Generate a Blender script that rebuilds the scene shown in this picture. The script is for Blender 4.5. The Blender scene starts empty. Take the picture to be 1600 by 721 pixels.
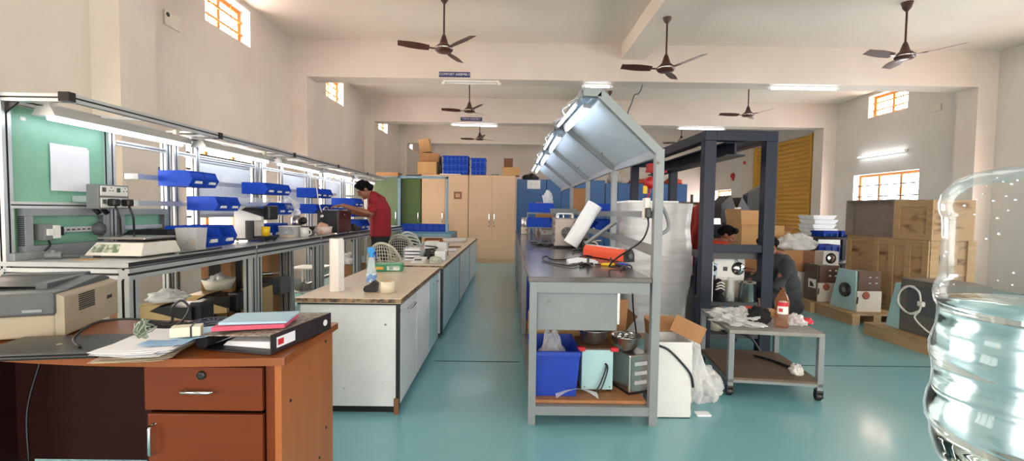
import bpy, bmesh, math, random
from mathutils import Vector, Matrix, noise
SC = bpy.context.scene
COL = SC.collection
PI = math.pi
rnd = random.Random(7)

# ---------------------------------------------------------------- materials
def lin(h):
    h = h.lstrip('#')
    out = []
    for i in (0, 2, 4):
        c = int(h[i:i+2], 16) / 255
        out.append(c / 12.92 if c <= .04045 else ((c + .055) / 1.055) ** 2.4)
    return tuple(out) + (1,)

def mat(name, col, rough=.5, metal=0, col2=None, scale=6, amount=.35, bump=0, bscale=40, coat=0, stretch=None, detail=4, spec=None, sharp=None):
    m = bpy.data.materials.new(name); m.use_nodes = True
    nt = m.node_tree; N = nt.nodes; L = nt.links
    b = N['Principled BSDF']
    b.inputs['Roughness'].default_value = rough
    b.inputs['Metallic'].default_value = metal
    if spec is not None: b.inputs['Specular IOR Level'].default_value = spec
    if coat:
        b.inputs['Coat Weight'].default_value = coat; b.inputs['Coat Roughness'].default_value = .12
    c1 = lin(col); c2 = lin(col2) if col2 else tuple(v * .86 for v in c1[:3]) + (1,)
    tc = N.new('ShaderNodeTexCoord'); mp = N.new('ShaderNodeMapping')
    L.new(tc.outputs['Object'], mp.inputs['Vector'])
    if stretch: mp.inputs['Scale'].default_value = stretch
    nz = N.new('ShaderNodeTexNoise'); nz.inputs['Scale'].default_value = scale; nz.inputs['Detail'].default_value = detail
    L.new(mp.outputs['Vector'], nz.inputs['Vector'])
    rp = N.new('ShaderNodeValToRGB')
    a, z = sharp if sharp else (.5 - amount / 2, .5 + amount)
    rp.color_ramp.elements[0].position = a; rp.color_ramp.elements[0].color = c1
    rp.color_ramp.elements[1].position = z; rp.color_ramp.elements[1].color = c2
    L.new(nz.outputs['Fac'], rp.inputs['Fac']); L.new(rp.outputs['Color'], b.inputs['Base Color'])
    if bump:
        n2 = N.new('ShaderNodeTexNoise'); n2.inputs['Scale'].default_value = bscale; n2.inputs['Detail'].default_value = 3
        L.new(tc.outputs['Object'], n2.inputs['Vector'])
        bp = N.new('ShaderNodeBump'); bp.inputs['Strength'].default_value = bump; bp.inputs['Distance'].default_value = .01
        L.new(n2.outputs['Fac'], bp.inputs['Height']); L.new(bp.outputs['Normal'], b.inputs['Normal'])
    return m

def emat(name, col, strength):
    m = bpy.data.materials.new(name); m.use_nodes = True
    b = m.node_tree.nodes['Principled BSDF']
    b.inputs['Base Color'].default_value = lin(col)
    b.inputs['Emission Color'].default_value = lin(col)
    b.inputs['Emission Strength'].default_value = strength
    return m

def film(name, col, alpha, rough=.2, bump=.6, bscale=25):
    """thin clear or milky plastic: partly see-through, glossy, crinkled"""
    m = mat(name, col, rough, bump=bump, bscale=bscale)
    nt = m.node_tree; N = nt.nodes; L = nt.links
    b = N['Principled BSDF']; out = N['Material Output']
    tr = N.new('ShaderNodeBsdfTransparent'); mx = N.new('ShaderNodeMixShader')
    fr = N.new('ShaderNodeLayerWeight'); fr.inputs['Blend'].default_value = .35
    mr = N.new('ShaderNodeMapRange'); mr.inputs['To Min'].default_value = alpha; mr.inputs['To Max'].default_value = min(1, alpha + .45)
    L.new(fr.outputs['Facing'], mr.inputs['Value']); L.new(mr.outputs['Result'], mx.inputs['Fac'])
    L.new(tr.outputs['BSDF'], mx.inputs[1]); L.new(b.outputs['BSDF'], mx.inputs[2]); L.new(mx.outputs['Shader'], out.inputs['Surface'])
    return m

def glass(name, col, ior=1.33, rough=0):
    m = bpy.data.materials.new(name); m.use_nodes = True
    N = m.node_tree.nodes; L = m.node_tree.links
    g = N.new('ShaderNodeBsdfGlass'); g.inputs['Color'].default_value = lin(col); g.inputs['IOR'].default_value = ior; g.inputs['Roughness'].default_value = rough
    L.new(g.outputs['BSDF'], N['Material Output'].inputs['Surface'])
    return m

WALL = mat('wall paint', 'd9cdc2', .75, col2='cdbfb2', scale=1.2, bump=.08, bscale=60)
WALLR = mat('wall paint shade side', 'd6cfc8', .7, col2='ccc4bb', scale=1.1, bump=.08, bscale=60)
CEIL = mat('ceiling paint', 'e8dccf', .8, col2='dfd2c3', scale=1, bump=.05)
FLOOR = mat('floor epoxy', '79b0b8', .3, col2='6fa5ae', scale=1.1, amount=.5, bump=.02, bscale=3, coat=.35, sharp=(.35, .75))
JOINT = mat('floor joint', '2b4145', .8)
ALU = mat('aluminium', 'c4c8ca', .35, .5, scale=3)
ALUB = mat('bright aluminium', 'dfe1e2', .3, .4, scale=3)
SLOT = mat('dark slot', '2a2c2d', .6)
LAM = mat('grey laminate', 'bfc1c1', .28, col2='adb0b2', scale=4, coat=.2)
EDGE = mat('dark edge band', '26262a', .5)
GREENB = mat('green board', '86b99f', .4, col2='7cb096', scale=5, amount=.2)
WHITEB = mat('white board', 'dfe4e9', .3, col2='d3d9e0', scale=3)
PAPER = mat('paper', 'e6e6ea', .7, col2='dcdce2', scale=10)
DUCT = mat('grey cable duct', '8d9295', .6)
BLUE = mat('blue plastic', '1146b8', .6, col2='0f3fa8', scale=8, spec=.25)
CRATER = mat('crate rib plastic', '2f63cf', .5, scale=8)
BLUED = mat('deep blue plastic', '1b3fae', .4, col2='17379c', scale=8)
BLACK = mat('black plastic', '17181a', .4, col2='101113', scale=12)
BLACKC = mat('black cloth', '0d0d0f', .9, bump=.5, bscale=90)
WHITEP = mat('white plastic', 'e4e3df', .35, col2='d8d6d0', scale=8)
CREAMP = mat('cream plastic', 'd9d3c2', .45, col2='cbc4b1', scale=8)
GREYP = mat('grey plastic', '7c7f80', .5)
DGREYP = mat('dark grey plastic', '55595b', .5, col2='4b4f51', scale=6)
YELLOW = mat('yellow plastic', 'f0c81e', .4)
ORANGE = mat('orange plastic', 'e6532a', .4, col2='d94823', scale=8)
RED = mat('red plastic', 'c5212b', .4)
WOOD = mat('orange teak veneer', 'a5602b', .42, col2='915022', scale=2.2, amount=.5, stretch=(9, 9, .8), coat=.1)
WOODX = mat('orange teak veneer lengthwise', '8c4a1c', .32, col2='763b14', scale=3, amount=.45, stretch=(1.2, 10, 10), coat=.2)
WOODD = mat('shaded red brown teak veneer', '6b2e0c', .45, col2='5d270a', scale=3, amount=.4, stretch=(1, 1, 9), spec=.3)  # redder veneer, also darkened in colour for the weaker light on the drawer front
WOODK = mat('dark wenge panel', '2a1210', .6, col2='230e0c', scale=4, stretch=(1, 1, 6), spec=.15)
CHROME = mat('chrome', 'd9d9d9', .15, 1)
STEEL = mat('brushed steel', 'b8b6b2', .25, .95, col2='a5a3a0', scale=5, stretch=(1, 1, 12))
DSTEEL = mat('dark steel', '3a3838', .35, .6, col2='2e2928', scale=5)
WORNW = mat('worn white laminate', 'd9dcdd', .45, col2='c6cbcd', scale=5, amount=.3, sharp=(.45, .8))
def scuffed(m, lo=.66, hi=.7, sc=14, col='3a3836'):
    nt = m.node_tree; N = nt.nodes; L = nt.links; b = N['Principled BSDF']
    src = b.inputs['Base Color'].links[0].from_socket
    tc = N.new('ShaderNodeTexCoord'); nz = N.new('ShaderNodeTexNoise'); nz.inputs['Scale'].default_value = sc; nz.inputs['Detail'].default_value = 6
    L.new(tc.outputs['Object'], nz.inputs['Vector'])
    rp = N.new('ShaderNodeValToRGB'); rp.color_ramp.elements[0].position = lo; rp.color_ramp.elements[1].position = hi
    L.new(nz.outputs['Fac'], rp.inputs['Fac'])
    mx = N.new('ShaderNodeMix'); mx.data_type = 'RGBA'
    L.new(rp.outputs['Color'], mx.inputs['Factor']); L.new(src, mx.inputs['A']); mx.inputs['B'].default_value = lin(col)
    L.new(mx.outputs['Result'], b.inputs['Base Color'])
scuffed(WORNW, .7, .73, 17)
SKYLAM = mat('pale blue laminate', 'bcd8dc', .3, col2='b0ced3', scale=4)
TOPB = mat('worn beige counter', 'd8c9b2', .38, col2='c9b89e', scale=5, amount=.4, coat=.15)
TOPEDGE = mat('chipped counter edge', '8e745a', .6, col2='33271f', scale=26, sharp=(.42, .62))
BEIGE = mat('beige cupboard paint', 'd4b392', .4, col2='caa987', scale=2)
GREENC = mat('olive green cupboard paint', '3f5a26', .45, col2='395222', scale=2)
GREENL = mat('pale green cupboard paint', '54674a', .3, col2='4b5d42', scale=2)
BLUEC = mat('blue cupboard paint', '0f5590', .4, col2='0e4c83', scale=2)
GREYS = mat('grey enamel steel', '848a8c', .42, col2='767c7e', scale=4)
scuffed(GREYS, .68, .74, 9, '5f564c')
HOODM = mat('pale hood sheet', 'c3d4de', .35, col2='b7c9d4', scale=2)
NAVY = mat('navy enamel steel', '182133', .42, col2='141c2c', scale=4, spec=.3)
BTOP = mat('dark worn bench top', '4b4340', .25, col2='38302d', scale=4, amount=.4, coat=.35)
PLY = mat('plywood', 'a9744a', .6, col2='8f5e38', scale=3, stretch=(8, 1, 1))
CRATEW = mat('crate wood', 'b39670', .65, col2='967851', scale=4, amount=.35, stretch=(1, 1, 7))
CRATEP = mat('crate plywood', 'a98a66', .65, col2='66492f', scale=2.2, stretch=(1.5, 1.5, 5), sharp=(.52, .7))
CARD = mat('cardboard', 'a97b52', .8, col2='9a6e47', scale=4)
CARDD = mat('dark cardboard', '7d563a', .8, col2='6c4931', scale=4)
CARDT = mat('tan cardboard', 'c39a68', .8, col2='b48b5b', scale=4)
WCARD = mat('white carton', 'dcdcda', .6, col2='d0d0cf', scale=5)
FOAM = mat('white foam', 'eef0f2', .7, col2='e4e7ea', scale=8, bump=.1)
YELLOWS = mat('yellow shutter paint', 'dca545', .35, col2='d09a3a', scale=2)
ORFRAME = mat('orange window frame paint', 'd98c3f', .5)
FANM = mat('brown fan enamel', '4e2c22', .35, col2='452519', scale=5)
SIGNB = mat('navy sign plate', '2c2f63', .45)
SIGNW = mat('sign lettering', 'e4e4ee', .5)
SKIN = mat('skin', '8e5b43', .5, col2='83523b', scale=8)
HAIR = mat('black hair', '0b0909', .85, bump=.6, bscale=120, spec=.15)
MAROON = mat('maroon shirt cloth', '8e1420', .8, col2='7f101b', scale=8, bump=.25, bscale=60)
TROUS = mat('dark trousers cloth', '26262b', .85, bump=.2)
DGCLOTH = mat('dark grey shirt cloth', '35393d', .85, col2='2e3235', scale=8, bump=.25)
ORCLOTH = mat('orange red shirt cloth', 'c93a22', .8, col2='8e1f1c', scale=5, bump=.25)
WRAP = mat('white stretch film', 'c6c5c5', .25, col2='b5b5b7', scale=5, stretch=(.6, .6, 9), bump=.5, bscale=12)
BAG = film('clear plastic bag', 'eef1f3', .28)
BAGW = film('milky plastic bag', 'ececec', .55, .3, 1.0, 18)
CLEAR = film('clear plastic', 'e8eef0', .16, .1, 0)
MILK = film('translucent tub plastic', 'e3e2de', .25, .35, 0)
TUBE = emat('lit tube', 'eef4ff', 9)
TUBEL = emat('lit bench tube', 'e9f1ff', 7)
PANE = emat('frosted window pane', 'fff8ec', 9)
PANEW = emat('white window pane', 'fbfbff', 11)
TEALM = mat('pale teal machine panel', 'a9cdd0', .4, col2='9fc4c8', scale=4)
BROWNM = mat('brown machine panel', '5b4032', .5, col2='503628', scale=4)
BEIGEM = mat('tan machine shell', 'b59a6c', .5, col2='a88c5f', scale=5)
PRB = mat('aged printer plastic', 'a79b85', .5, col2='9b8f79', scale=5)
AMBER = film('amber liquid bottle', 'a8642e', .25, .1, 0)
PINK = mat('pink folder', 'c9506a', .6)
LBLUE = mat('pale blue folder', 'a7c6d8', .6, col2='9cbbd0', scale=8)
MARBLE = mat('marbled binder board', '5c554f', .6, col2='a59a8e', scale=55, sharp=(.4, .62))
GREENBOX = mat('green carton', '2f8d62', .55, col2='2a815a', scale=6)
WICKER = mat('pinkish basket contents', 'd6a893', .8, col2='b98672', scale=40, bump=.4)
GOLDEN = mat('golden grain', 'd7b45e', .8, scale=60)

# ---------------------------------------------------------------- mesh builder
def frame_of(d, up=(0, 0, 1)):
    d = Vector(d).normalized(); u = Vector(up)
    if abs(d.dot(u)) > .98: u = Vector((0, 1, 0))
    x = d.cross(u).normalized(); y = x.cross(d).normalized()
    return x, y, d

def catmull(pts, n=6):
    P = [Vector(p) for p in pts]
    if len(P) < 3: return P
    out = []
    for i in range(len(P) - 1):
        a = P[max(i - 1, 0)]; b = P[i]; c = P[i + 1]; d = P[min(i + 2, len(P) - 1)]
        for k in range(n):
            t = k / n
            out.append(.5 * ((2 * b) + (c - a) * t + (2 * a - 5 * b + 4 * c - d) * t * t + (3 * b - a - 3 * c + d) * t ** 3))
    out.append(P[-1])
    return out

class MB:
    def __init__(s): s.v = []; s.f = []; s.m = []; s.s = []
    def add(s, vs, fs, mi=0, sm=False):
        o = len(s.v); s.v += [Vector(v) for v in vs]
        for f in fs: s.f.append([o + i for i in f]); s.m.append(mi); s.s.append(sm)
        return s
    def box(s, x0, x1, y0, y1, z0, z1, mi=0):
        return s.add([(x0,y0,z0),(x1,y0,z0),(x1,y1,z0),(x0,y1,z0),(x0,y0,z1),(x1,y0,z1),(x1,y1,z1),(x0,y1,z1)],
                     [(0,3,2,1),(4,5,6,7),(0,1,5,4),(1,2,6,5),(2,3,7,6),(3,0,4,7)], mi)
    def bc(s, c, sx, sy, sz, mi=0):   # box by base centre
        return s.box(c[0]-sx/2, c[0]+sx/2, c[1]-sy/2, c[1]+sy/2, c[2], c[2]+sz, mi)
    def hexa(s, b4, t4, mi=0):
        return s.add(list(b4) + list(t4), [(0,3,2,1),(4,5,6,7),(0,1,5,4),(1,2,6,5),(2,3,7,6),(3,0,4,7)], mi)
    def prism(s, poly, d0, d1, axis='y', mi=0, sm=False):
        """poly: 2-D points; axis y -> (x,z), axis x -> (y,z), axis z -> (x,y)"""
        def mk(p, d):
            return (p[0], d, p[1]) if axis == 'y' else (d, p[0], p[1]) if axis == 'x' else (p[0], p[1], d)
        n = len(poly)
        vs = [mk(p, d0) for p in poly] + [mk(p, d1) for p in poly]
        s.add(vs, [list(range(n))[::-1], list(range(n, 2 * n))], mi)
        return s.add(vs, [(i, (i+1) % n, n + (i+1) % n, n + i) for i in range(n)], mi, sm)
    def bar(s, p, q, w, h=None, up=(0,0,1), mi=0):
        h = h or w; p = Vector(p); q = Vector(q); x, y, d = frame_of(q - p, up)
        c = [(-w/2,-h/2),(w/2,-h/2),(w/2,h/2),(-w/2,h/2)]
        return s.hexa([p + x*a + y*b for a, b in c], [q + x*a + y*b for a, b in c], mi)
    def extr(s, p, q, w=.04, up=(0,0,1), g=.22, ends=True):
        """slotted aluminium profile bar"""
        p = Vector(p); q = Vector(q); x, y, d = frame_of(q - p, up); h = w / 2; k = w * g / 2; e = w * .12
        c = [(-h,-h),(-k,-h),(-k,-h+e),(k,-h+e),(k,-h),(h,-h),(h,-k),(h-e,-k),(h-e,k),(h,k),(h,h),(k,h),(k,h-e),(-k,h-e),(-k,h),(-h,h),(-h,k),(-h+e,k),(-h+e,-k),(-h,-k)]
        n = len(c); vs = [p + x*a + y*b for a, b in c] + [q + x*a + y*b for a, b in c]
        for i in range(n):
            s.add([vs[i], vs[(i+1) % n], vs[n + (i+1) % n], vs[n + i]], [(0,1,2,3)], 1 if i % 5 in (1, 2, 3) else 0)
        if ends: s.add(vs[:n], [list(range(n))[::-1]], 0).add(vs[n:], [list(range(n))], 0)
        return s
    def cyl(s, p, q, r, r2=None, n=16, mi=0, cap=True, sm=True):
        r2 = r if r2 is None else r2; p = Vector(p); q = Vector(q); x, y, d = frame_of(q - p)
        vs = []
        for c, rr in ((p, r), (q, r2)):
            vs += [c + x * math.cos(2*PI*i/n) * rr + y * math.sin(2*PI*i/n) * rr for i in range(n)]
        s.add(vs, [(i, (i+1) % n, n + (i+1) % n, n + i) for i in range(n)], mi, sm)
        if cap: s.add(vs[:n], [list(range(n))[::-1]], mi).add(vs[n:], [list(range(n))], mi)
        return s
    def lathe(s, prof, c=(0,0,0), n=28, mi=0, axis=(0,0,1), sm=True, sx=1, sy=1):
        c = Vector(c); ax = Vector(axis).normalized()
        if ax.z > .999: x, y, d = Vector((1,0,0)), Vector((0,1,0)), ax
        else: x, y, d = frame_of(ax)
        vs = []; m = len(prof)
        for r, z in prof:
            vs += [c + d * z + x * math.cos(2*PI*i/n) * r * sx + y * math.sin(2*PI*i/n) * r * sy for i in range(n)]
        fs = [(j*n + i, j*n + (i+1) % n, (j+1)*n + (i+1) % n, (j+1)*n + i) for j in range(m-1) for i in range(n)]
        s.add(vs, fs, mi, sm)
        for j, rev in ((0, True), (m-1, False)):
            if prof[j][0] > 1e-4:
                ids = list(range(n)); s.add(vs[j*n:(j+1)*n], [ids[::-1] if rev else ids], mi)
        return s
    def tube(s, pts, r, n=8, mi=0, k=6, smooth=True):
        P = catmull(pts, k) if smooth else [Vector(p) for p in pts]
        px = None; vs = []
        for i, p in enumerate(P):
            d = (P[min(i+1, len(P)-1)] - P[max(i-1, 0)])
            if d.length < 1e-7: d = Vector((0,0,1))
            d.normalize()
            if px is None: x, y, _ = frame_of(d)
            else:
                x = (px - d * px.dot(d)); x = x.normalized() if x.length > 1e-5 else frame_of(d)[0]; y = d.cross(x)
            px = x; rr = r(i / max(1, len(P)-1)) if callable(r) else r
            vs += [p + x * math.cos(2*PI*j/n) * rr + y * math.sin(2*PI*j/n) * rr for j in range(n)]
        m = len(P)
        s.add(vs, [(i*n + j, i*n + (j+1) % n, (i+1)*n + (j+1) % n, (i+1)*n + j) for i in range(m-1) for j in range(n)], mi, True)
        return s.add(vs[:n], [list(range(n))[::-1]], mi).add(vs[-n:], [list(range(n))], mi)
    def ball(s, c, rx, ry=None, rz=None, n=16, m=10, mi=0, rot=None):
        ry = ry or rx; rz = rz or rx; c = Vector(c); vs = []; fs = []
        for j in range(1, m):
            a = PI * j / m
            for i in range(n):
                b = 2 * PI * i / n
                v = Vector((math.sin(a)*math.cos(b)*rx, math.sin(a)*math.sin(b)*ry, math.cos(a)*rz))
                vs.append(c + (rot @ v if rot else v))
        t = Vector((0,0,rz)); vs.append(c + (rot @ t if rot else t)); vs.append(c - (rot @ t if rot else t))
        for j in range(m-2):
            for i in range(n): fs.append((j*n+i, (j+1)*n+i, (j+1)*n+(i+1) % n, j*n+(i+1) % n))
        T = len(vs) - 2
        for i in range(n): fs.append((T, i, (i+1) % n)); fs.append((T+1, (m-2)*n+(i+1) % n, (m-2)*n+i))
        return s.add(vs, fs, mi, True)
    def lump(s, c, rx, ry, rz, seed=0, amp=.3, freq=2.2, n=36, m=22, flat=True, mi=0):
        """crumpled bag or cloth lump lying on c.z"""
        b = MB().ball((0,0,0), 1, 1, 1, n, m)
        o = Vector((seed * 3.1, seed * 1.7, seed * .9)); vs = []
        for v in b.v:
            k = 1 + amp * (noise.noise(v * freq + o) + .5 * noise.noise(v * freq * 2.6 + o) + .3 * noise.noise(v * freq * 6 + o))
            z = v.z * k * rz
            if flat: z = max(0, z + rz * .45)
            vs.append((c[0] + v.x * k * rx, c[1] + v.y * k * ry, c[2] + z))
        return s.add(vs, b.f, mi, True)
    def grid(s, fn, nu, nv, mi=0, sm=True, thick=0):
        vs = [Vector(fn(i / nu, j / nv)) for j in range(nv+1) for i in range(nu+1)]
        fs = [(j*(nu+1)+i, j*(nu+1)+i+1, (j+1)*(nu+1)+i+1, (j+1)*(nu+1)+i) for j in range(nv) for i in range(nu)]
        s.add(vs, fs, mi, sm)
        if thick:
            lo = [v - Vector((0, 0, thick)) for v in vs]
            s.add(lo, [f[::-1] for f in fs], mi, sm)
            rim = [i for i in range(nu+1)] + [(j+1)*(nu+1)-1 for j in range(1, nv+1)] + [nv*(nu+1)+i for i in range(nu-1, -1, -1)] + [j*(nu+1) for j in range(nv-1, 0, -1)]
            k = len(rim); R = [vs[i] for i in rim] + [lo[i] for i in rim]
            s.add(R, [(i, k+i, k+(i+1) % k, (i+1) % k) for i in range(k)], mi, False)
        return s
    def xf(s, M):
        s.v = [M @ v for v in s.v]; return s
    def rotz(s, a, c=(0,0,0)):
        c = Vector(c); R = Matrix.Rotation(a, 4, 'Z'); s.v = [c + (R @ (v - c)) for v in s.v]; return s
    def rot(s, a, axis, c=(0,0,0)):
        c = Vector(c); R = Matrix.Rotation(a, 4, axis); s.v = [c + (R @ (v - c)) for v in s.v]; return s

def wloc(o):
    p = Vector((0,0,0))
    while o is not None: p += o.location; o = o.parent
    return p

def part(name, b, m, parent=None, bev=0, world=True, label=None, seg=2):
    off = wloc(parent) if (parent is not None and world) else Vector((0,0,0))
    me = bpy.data.meshes.new(name)
    me.from_pydata([v - off for v in b.v], [], b.f)
    for mm in (m if isinstance(m, (list, tuple)) else [m]): me.materials.append(mm)
    me.polygons.foreach_set('material_index', b.m); me.polygons.foreach_set('use_smooth', b.s)
    bm = bmesh.new(); bm.from_mesh(me); bmesh.ops.recalc_face_normals(bm, faces=bm.faces) if not getattr(b, 'keep', False) else None
    bm.to_mesh(me); bm.free(); me.update()
    o = bpy.data.objects.new(name, me); COL.objects.link(o)
    if parent is not None: o.parent = parent
    if bev:
        md = o.modifiers.new('edge', 'BEVEL'); md.width = bev; md.segments = seg; md.limit_method = 'ANGLE'; md.angle_limit = math.radians(40)
    if label: o['label'] = label
    return o

def tag(o, label, cat, group=None):
    o['label'] = label; o['category'] = cat
    if group: o['group'] = group
    return o

def thing(name, label, cat, loc=(0,0,0), rz=0, group=None):
    o = bpy.data.objects.new(name, None); COL.objects.link(o)
    o.location = loc; o.rotation_euler = (0, 0, rz); o.empty_display_size = .1
    return tag(o, label, cat, group)

def solo(name, b, m, label, cat, group=None, bev=0, seg=2):
    """a thing that is one mesh, its origin at the middle of its base"""
    lo = Vector([min(v[i] for v in b.v) for i in range(3)]); hi = Vector([max(v[i] for v in b.v) for i in range(3)])
    c = Vector(((lo.x + hi.x) / 2, (lo.y + hi.y) / 2, lo.z))
    b.v = [v - c for v in b.v]
    o = part(name, b, m, None, bev, seg=seg); o.location = c
    return tag(o, label, cat, group)

def struct(name, b, m, parent=None, bev=0):
    o = part(name, b, m, parent, bev)
    if parent is None: o['kind'] = 'structure'
    return o

def dup(root, loc, rz=0, label=None, group=None):
    r = root.copy(); COL.objects.link(r); r.location = loc; r.rotation_euler = (0, 0, rz)
    if label: r['label'] = label
    if group: r['group'] = group
    for ch in list(root.children):
        c = ch.copy(); COL.objects.link(c); c.parent = r
        for g in ch.children:
            d = g.copy(); COL.objects.link(d); d.parent = c
    return r

def writing(name, body, size, loc, rot, m, parent, depth=.0015, align='CENTER', sx=1):
    """lettering turned into a mesh part"""
    cu = bpy.data.curves.new(name, 'FONT'); cu.body = body; cu.size = size; cu.align_x = align; cu.align_y = 'CENTER'; cu.extrude = depth
    ob = bpy.data.objects.new(name, cu); COL.objects.link(ob)
    dg = bpy.context.evaluated_depsgraph_get(); me = bpy.data.meshes.new_from_object(ob.evaluated_get(dg))
    bpy.data.objects.remove(ob)
    o = bpy.data.objects.new(name, me); COL.objects.link(o); me.materials.clear(); me.materials.append(m)
    o.parent = parent; o.location = Vector(loc) - wloc(parent); o.rotation_euler = rot; o.scale = (sx, 1, 1)
    return o
# ---------------------------------------------------------------- the room
XL, XR, YB, YF, ZC = -3.87, 8.65, -5.0, 19.2, 4.24
PIL = [(-3.6, -3.2), (.3, .7), (4.2, 4.62), (8.02, 8.4), (11.95, 12.33), (15.7, 16.08)]

b = MB().box(XL - .3, XR + .3, YB - .25, YF + .3, -.12, 0)
struct('floor', b, FLOOR)
j = MB().box(-.62, .1, 3.74, 3.755, .0, .0015).box(2.1, 4.2, 3.74, 3.755, 0, .0015).box(3.9, 3.915, 2.6, 3.74, 0, .0015)
struct('trim_1', j, JOINT)
struct('ceiling', MB().box(XL - .3, XR + .3, YB, YF + .3, ZC, ZC + .15), CEIL)

def holed(x0, x1, y0, y1, z0, z1, holes):
    ys = sorted({y0, y1} | {h[0] for h in holes} | {h[1] for h in holes})
    zs = sorted({z0, z1} | {h[2] for h in holes} | {h[3] for h in holes})
    b = MB()
    for a, c in zip(ys, ys[1:]):
        run = None
        for d, e in zip(zs, zs[1:]):
            if not any(h[0] <= a + 1e-6 and c <= h[1] + 1e-6 and h[2] <= d + 1e-6 and e <= h[3] + 1e-6 for h in holes):
                b.box(x0, x1, a, c, d, e)
    return b

HI = [(1.95, 3.0), (5.78, 6.76), (9.5, 10.48), (13.15, 14.2), (16.85, 17.85)]
LO = [(1.6, 3.4), (5.4, 7.15), (9.15, 10.9), (13.0, 14.6)]
LH = [(a, c, 3.64, 4.16) for a, c in HI] + [(a, c, .95, 2.15) for a, c in LO] + [(-2.6, -.6, .95, 2.4)]
struct('wall_left', holed(XL - .25, XL, YB, YF + .3, 0, ZC, LH), WALL)
RH = [(1.9, 3.1, 3.64, 4.16), (5.8, 6.9, 3.64, 4.16), (9.84, 10.92, 3.64, 4.16)] + [(1.6, 3.5, .95, 2.3), (5.4, 7.3, .95, 2.3), (9.48, 11.28, .95, 2.29), (17.55, 18.9, 1.1, 2.25)]
struct('wall_right', holed(XR, XR + .25, YB, YF + .3, 0, ZC, RH), WALLR)
struct('wall_far', MB().box(XL - .25, XR + .25, YF, YF + .25, 0, ZC), WALL)
# the wall behind the camera with its open doorway
b = MB().box(XL - .25, -2.6, YB - .25, YB, 0, ZC).box(7.4, XR + .25, YB - .25, YB, 0, ZC).box(-2.6, 7.4, YB - .25, YB, 3.7, ZC)
struct('wall_near', b, WALL)

for y0, y1 in PIL:
    struct('beam', MB().box(XL, XR, y0, y1, 3.6, ZC), WALL)
    struct('pillar', MB().box(XL, -3.6, y0, y1, 0, 3.6), WALL)
    struct('pillar', MB().box(8.3, XR, y0, y1, 0, 3.6), WALL)
struct('beam', MB().box(1.93, 2.34, YB, YF, 3.98, ZC), CEIL)

WN = [0]
def window(side, y0, y1, z0, z1, nv, nh, pm=PANE, fr=ORFRAME):
    WN[0] += 1
    xo = XL - .2 if side == 'l' else XR + .2
    xi = xo + .05 if side == 'l' else xo - .05
    a, c = min(xo, xi), max(xo, xi)
    f = MB(); w = .06
    f.box(a, c, y0, y0 + w, z0, z1).box(a, c, y1 - w, y1, z0, z1).box(a, c, y0 + w, y1 - w, z0, z0 + w).box(a, c, y0 + w, y1 - w, z1 - w, z1)
    for i in range(1, nv):
        y = y0 + (y1 - y0) * i / nv; f.box(a, c, y - w / 2, y + w / 2, z0 + w, z1 - w)
    o = struct('window_%d' % WN[0], f, fr)
    gx = xi + .02 if side == 'l' else xi - .02
    gr = MB()
    for i in range(1, nh + 1):
        z = z0 + (z1 - z0) * i / (nh + 1); gr.cyl((gx, y0, z), (gx, y1, z), .017, n=6)
    for i in range(nv):
        y = y0 + (y1 - y0) * (i + .5) / nv; gr.cyl((gx, y, z0), (gx, y, z1), .01, n=6) if z1 - z0 < .8 else None
    part('grille', gr, DSTEEL if z1 - z0 > .8 else fr, o)
    px = xo + (-.01 if side == 'l' else .01)
    part('pane', MB().box(px - .004, px + .004, y0, y1, z0, z1), pm, o)
    return o
for y0, y1 in HI: window('l', y0, y1, 3.64, 4.16, 2, 2, PANEW)
for y0, y1 in LO: window('l', y0, y1, .95, 2.15, 3, 5)
window('l', -2.6, -.6, .95, 2.4, 3, 5)  # unseen window behind the camera, added for its glowing pane
for h in RH[:3]: window('r', h[0], h[1], h[2], h[3], 2, 2, PANE)
for h in RH[3:]: window('r', h[0], h[1], h[2], h[3], 3, 4, PANEW)

# yellow roller shutter on the right wall of the third bay
prof = []
y0, y1 = 12.75, 15.6
sh = MB(); n = 27; pts = []
for i in range(n * 4 + 1):
    z = .02 + 3.56 * i / (n * 4); pts.append((8.57 - .04 * abs(math.sin(PI * i / 4)) ** .6, z))
poly = pts + [(8.6, 3.58), (8.6, .02)]
d = struct('door_1', MB().prism(poly, y0, y1, 'y'), YELLOWS)
part('guide_rail', MB().box(8.49, 8.62, y0 - .07, y0, 0, 3.6), YELLOWS, d)
part('guide_rail', MB().box(8.49, 8.62, y1, y1 + .07, 0, 3.6), YELLOWS, d)

# small plates and boxes on the walls
o = solo('junction_cover', MB().box(-3.87, -3.845, 5.08, 5.32, 3.3, 3.46), CREAMP, 'cream cover plate high on the left wall under the nearest top window', 'cover plate', bev=.004)
part('cable_hole', MB().cyl((-3.846, 5.12, 3.42), (-3.84, 5.12, 3.42), .025, n=12), BLACK, o)
solo('junction_cover', MB().box(8.62, 8.65, 9.05, 9.28, 3.43, 3.56), CREAMP, 'cream cover plate high on the right wall beside the top window', 'cover plate', bev=.004)
t = thing('switch_plate', 'white switch plate on the left wall beside the first blue bins', 'switch plate', (-3.86, 4.96, 1.62))
part('plate', MB().box(-3.87, -3.855, 4.87, 5.06, 1.52, 1.74), WHITEP, t, .004)
for i in range(3):
    for k in range(2): part('switch', MB().box(-3.855, -3.848, 4.89 + i * .055, 4.93 + i * .055, 1.55 + k * .1, 1.61 + k * .1), GREYP, t)
t = thing('fire_bell', 'small red alarm bell on the far right wall beside the shutter pillar', 'bell', (8.65, 17.4, 2.75))
part('dome', MB().lathe([(.13, 0), (.125, .03), (.09, .07), (.02, .09)], (8.64, 17.4, 2.75), axis=(-1, 0, 0)), RED, t)
part('back_box', MB().box(8.6, 8.65, 17.33, 17.47, 2.58, 2.72), RED, t, .005)
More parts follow.
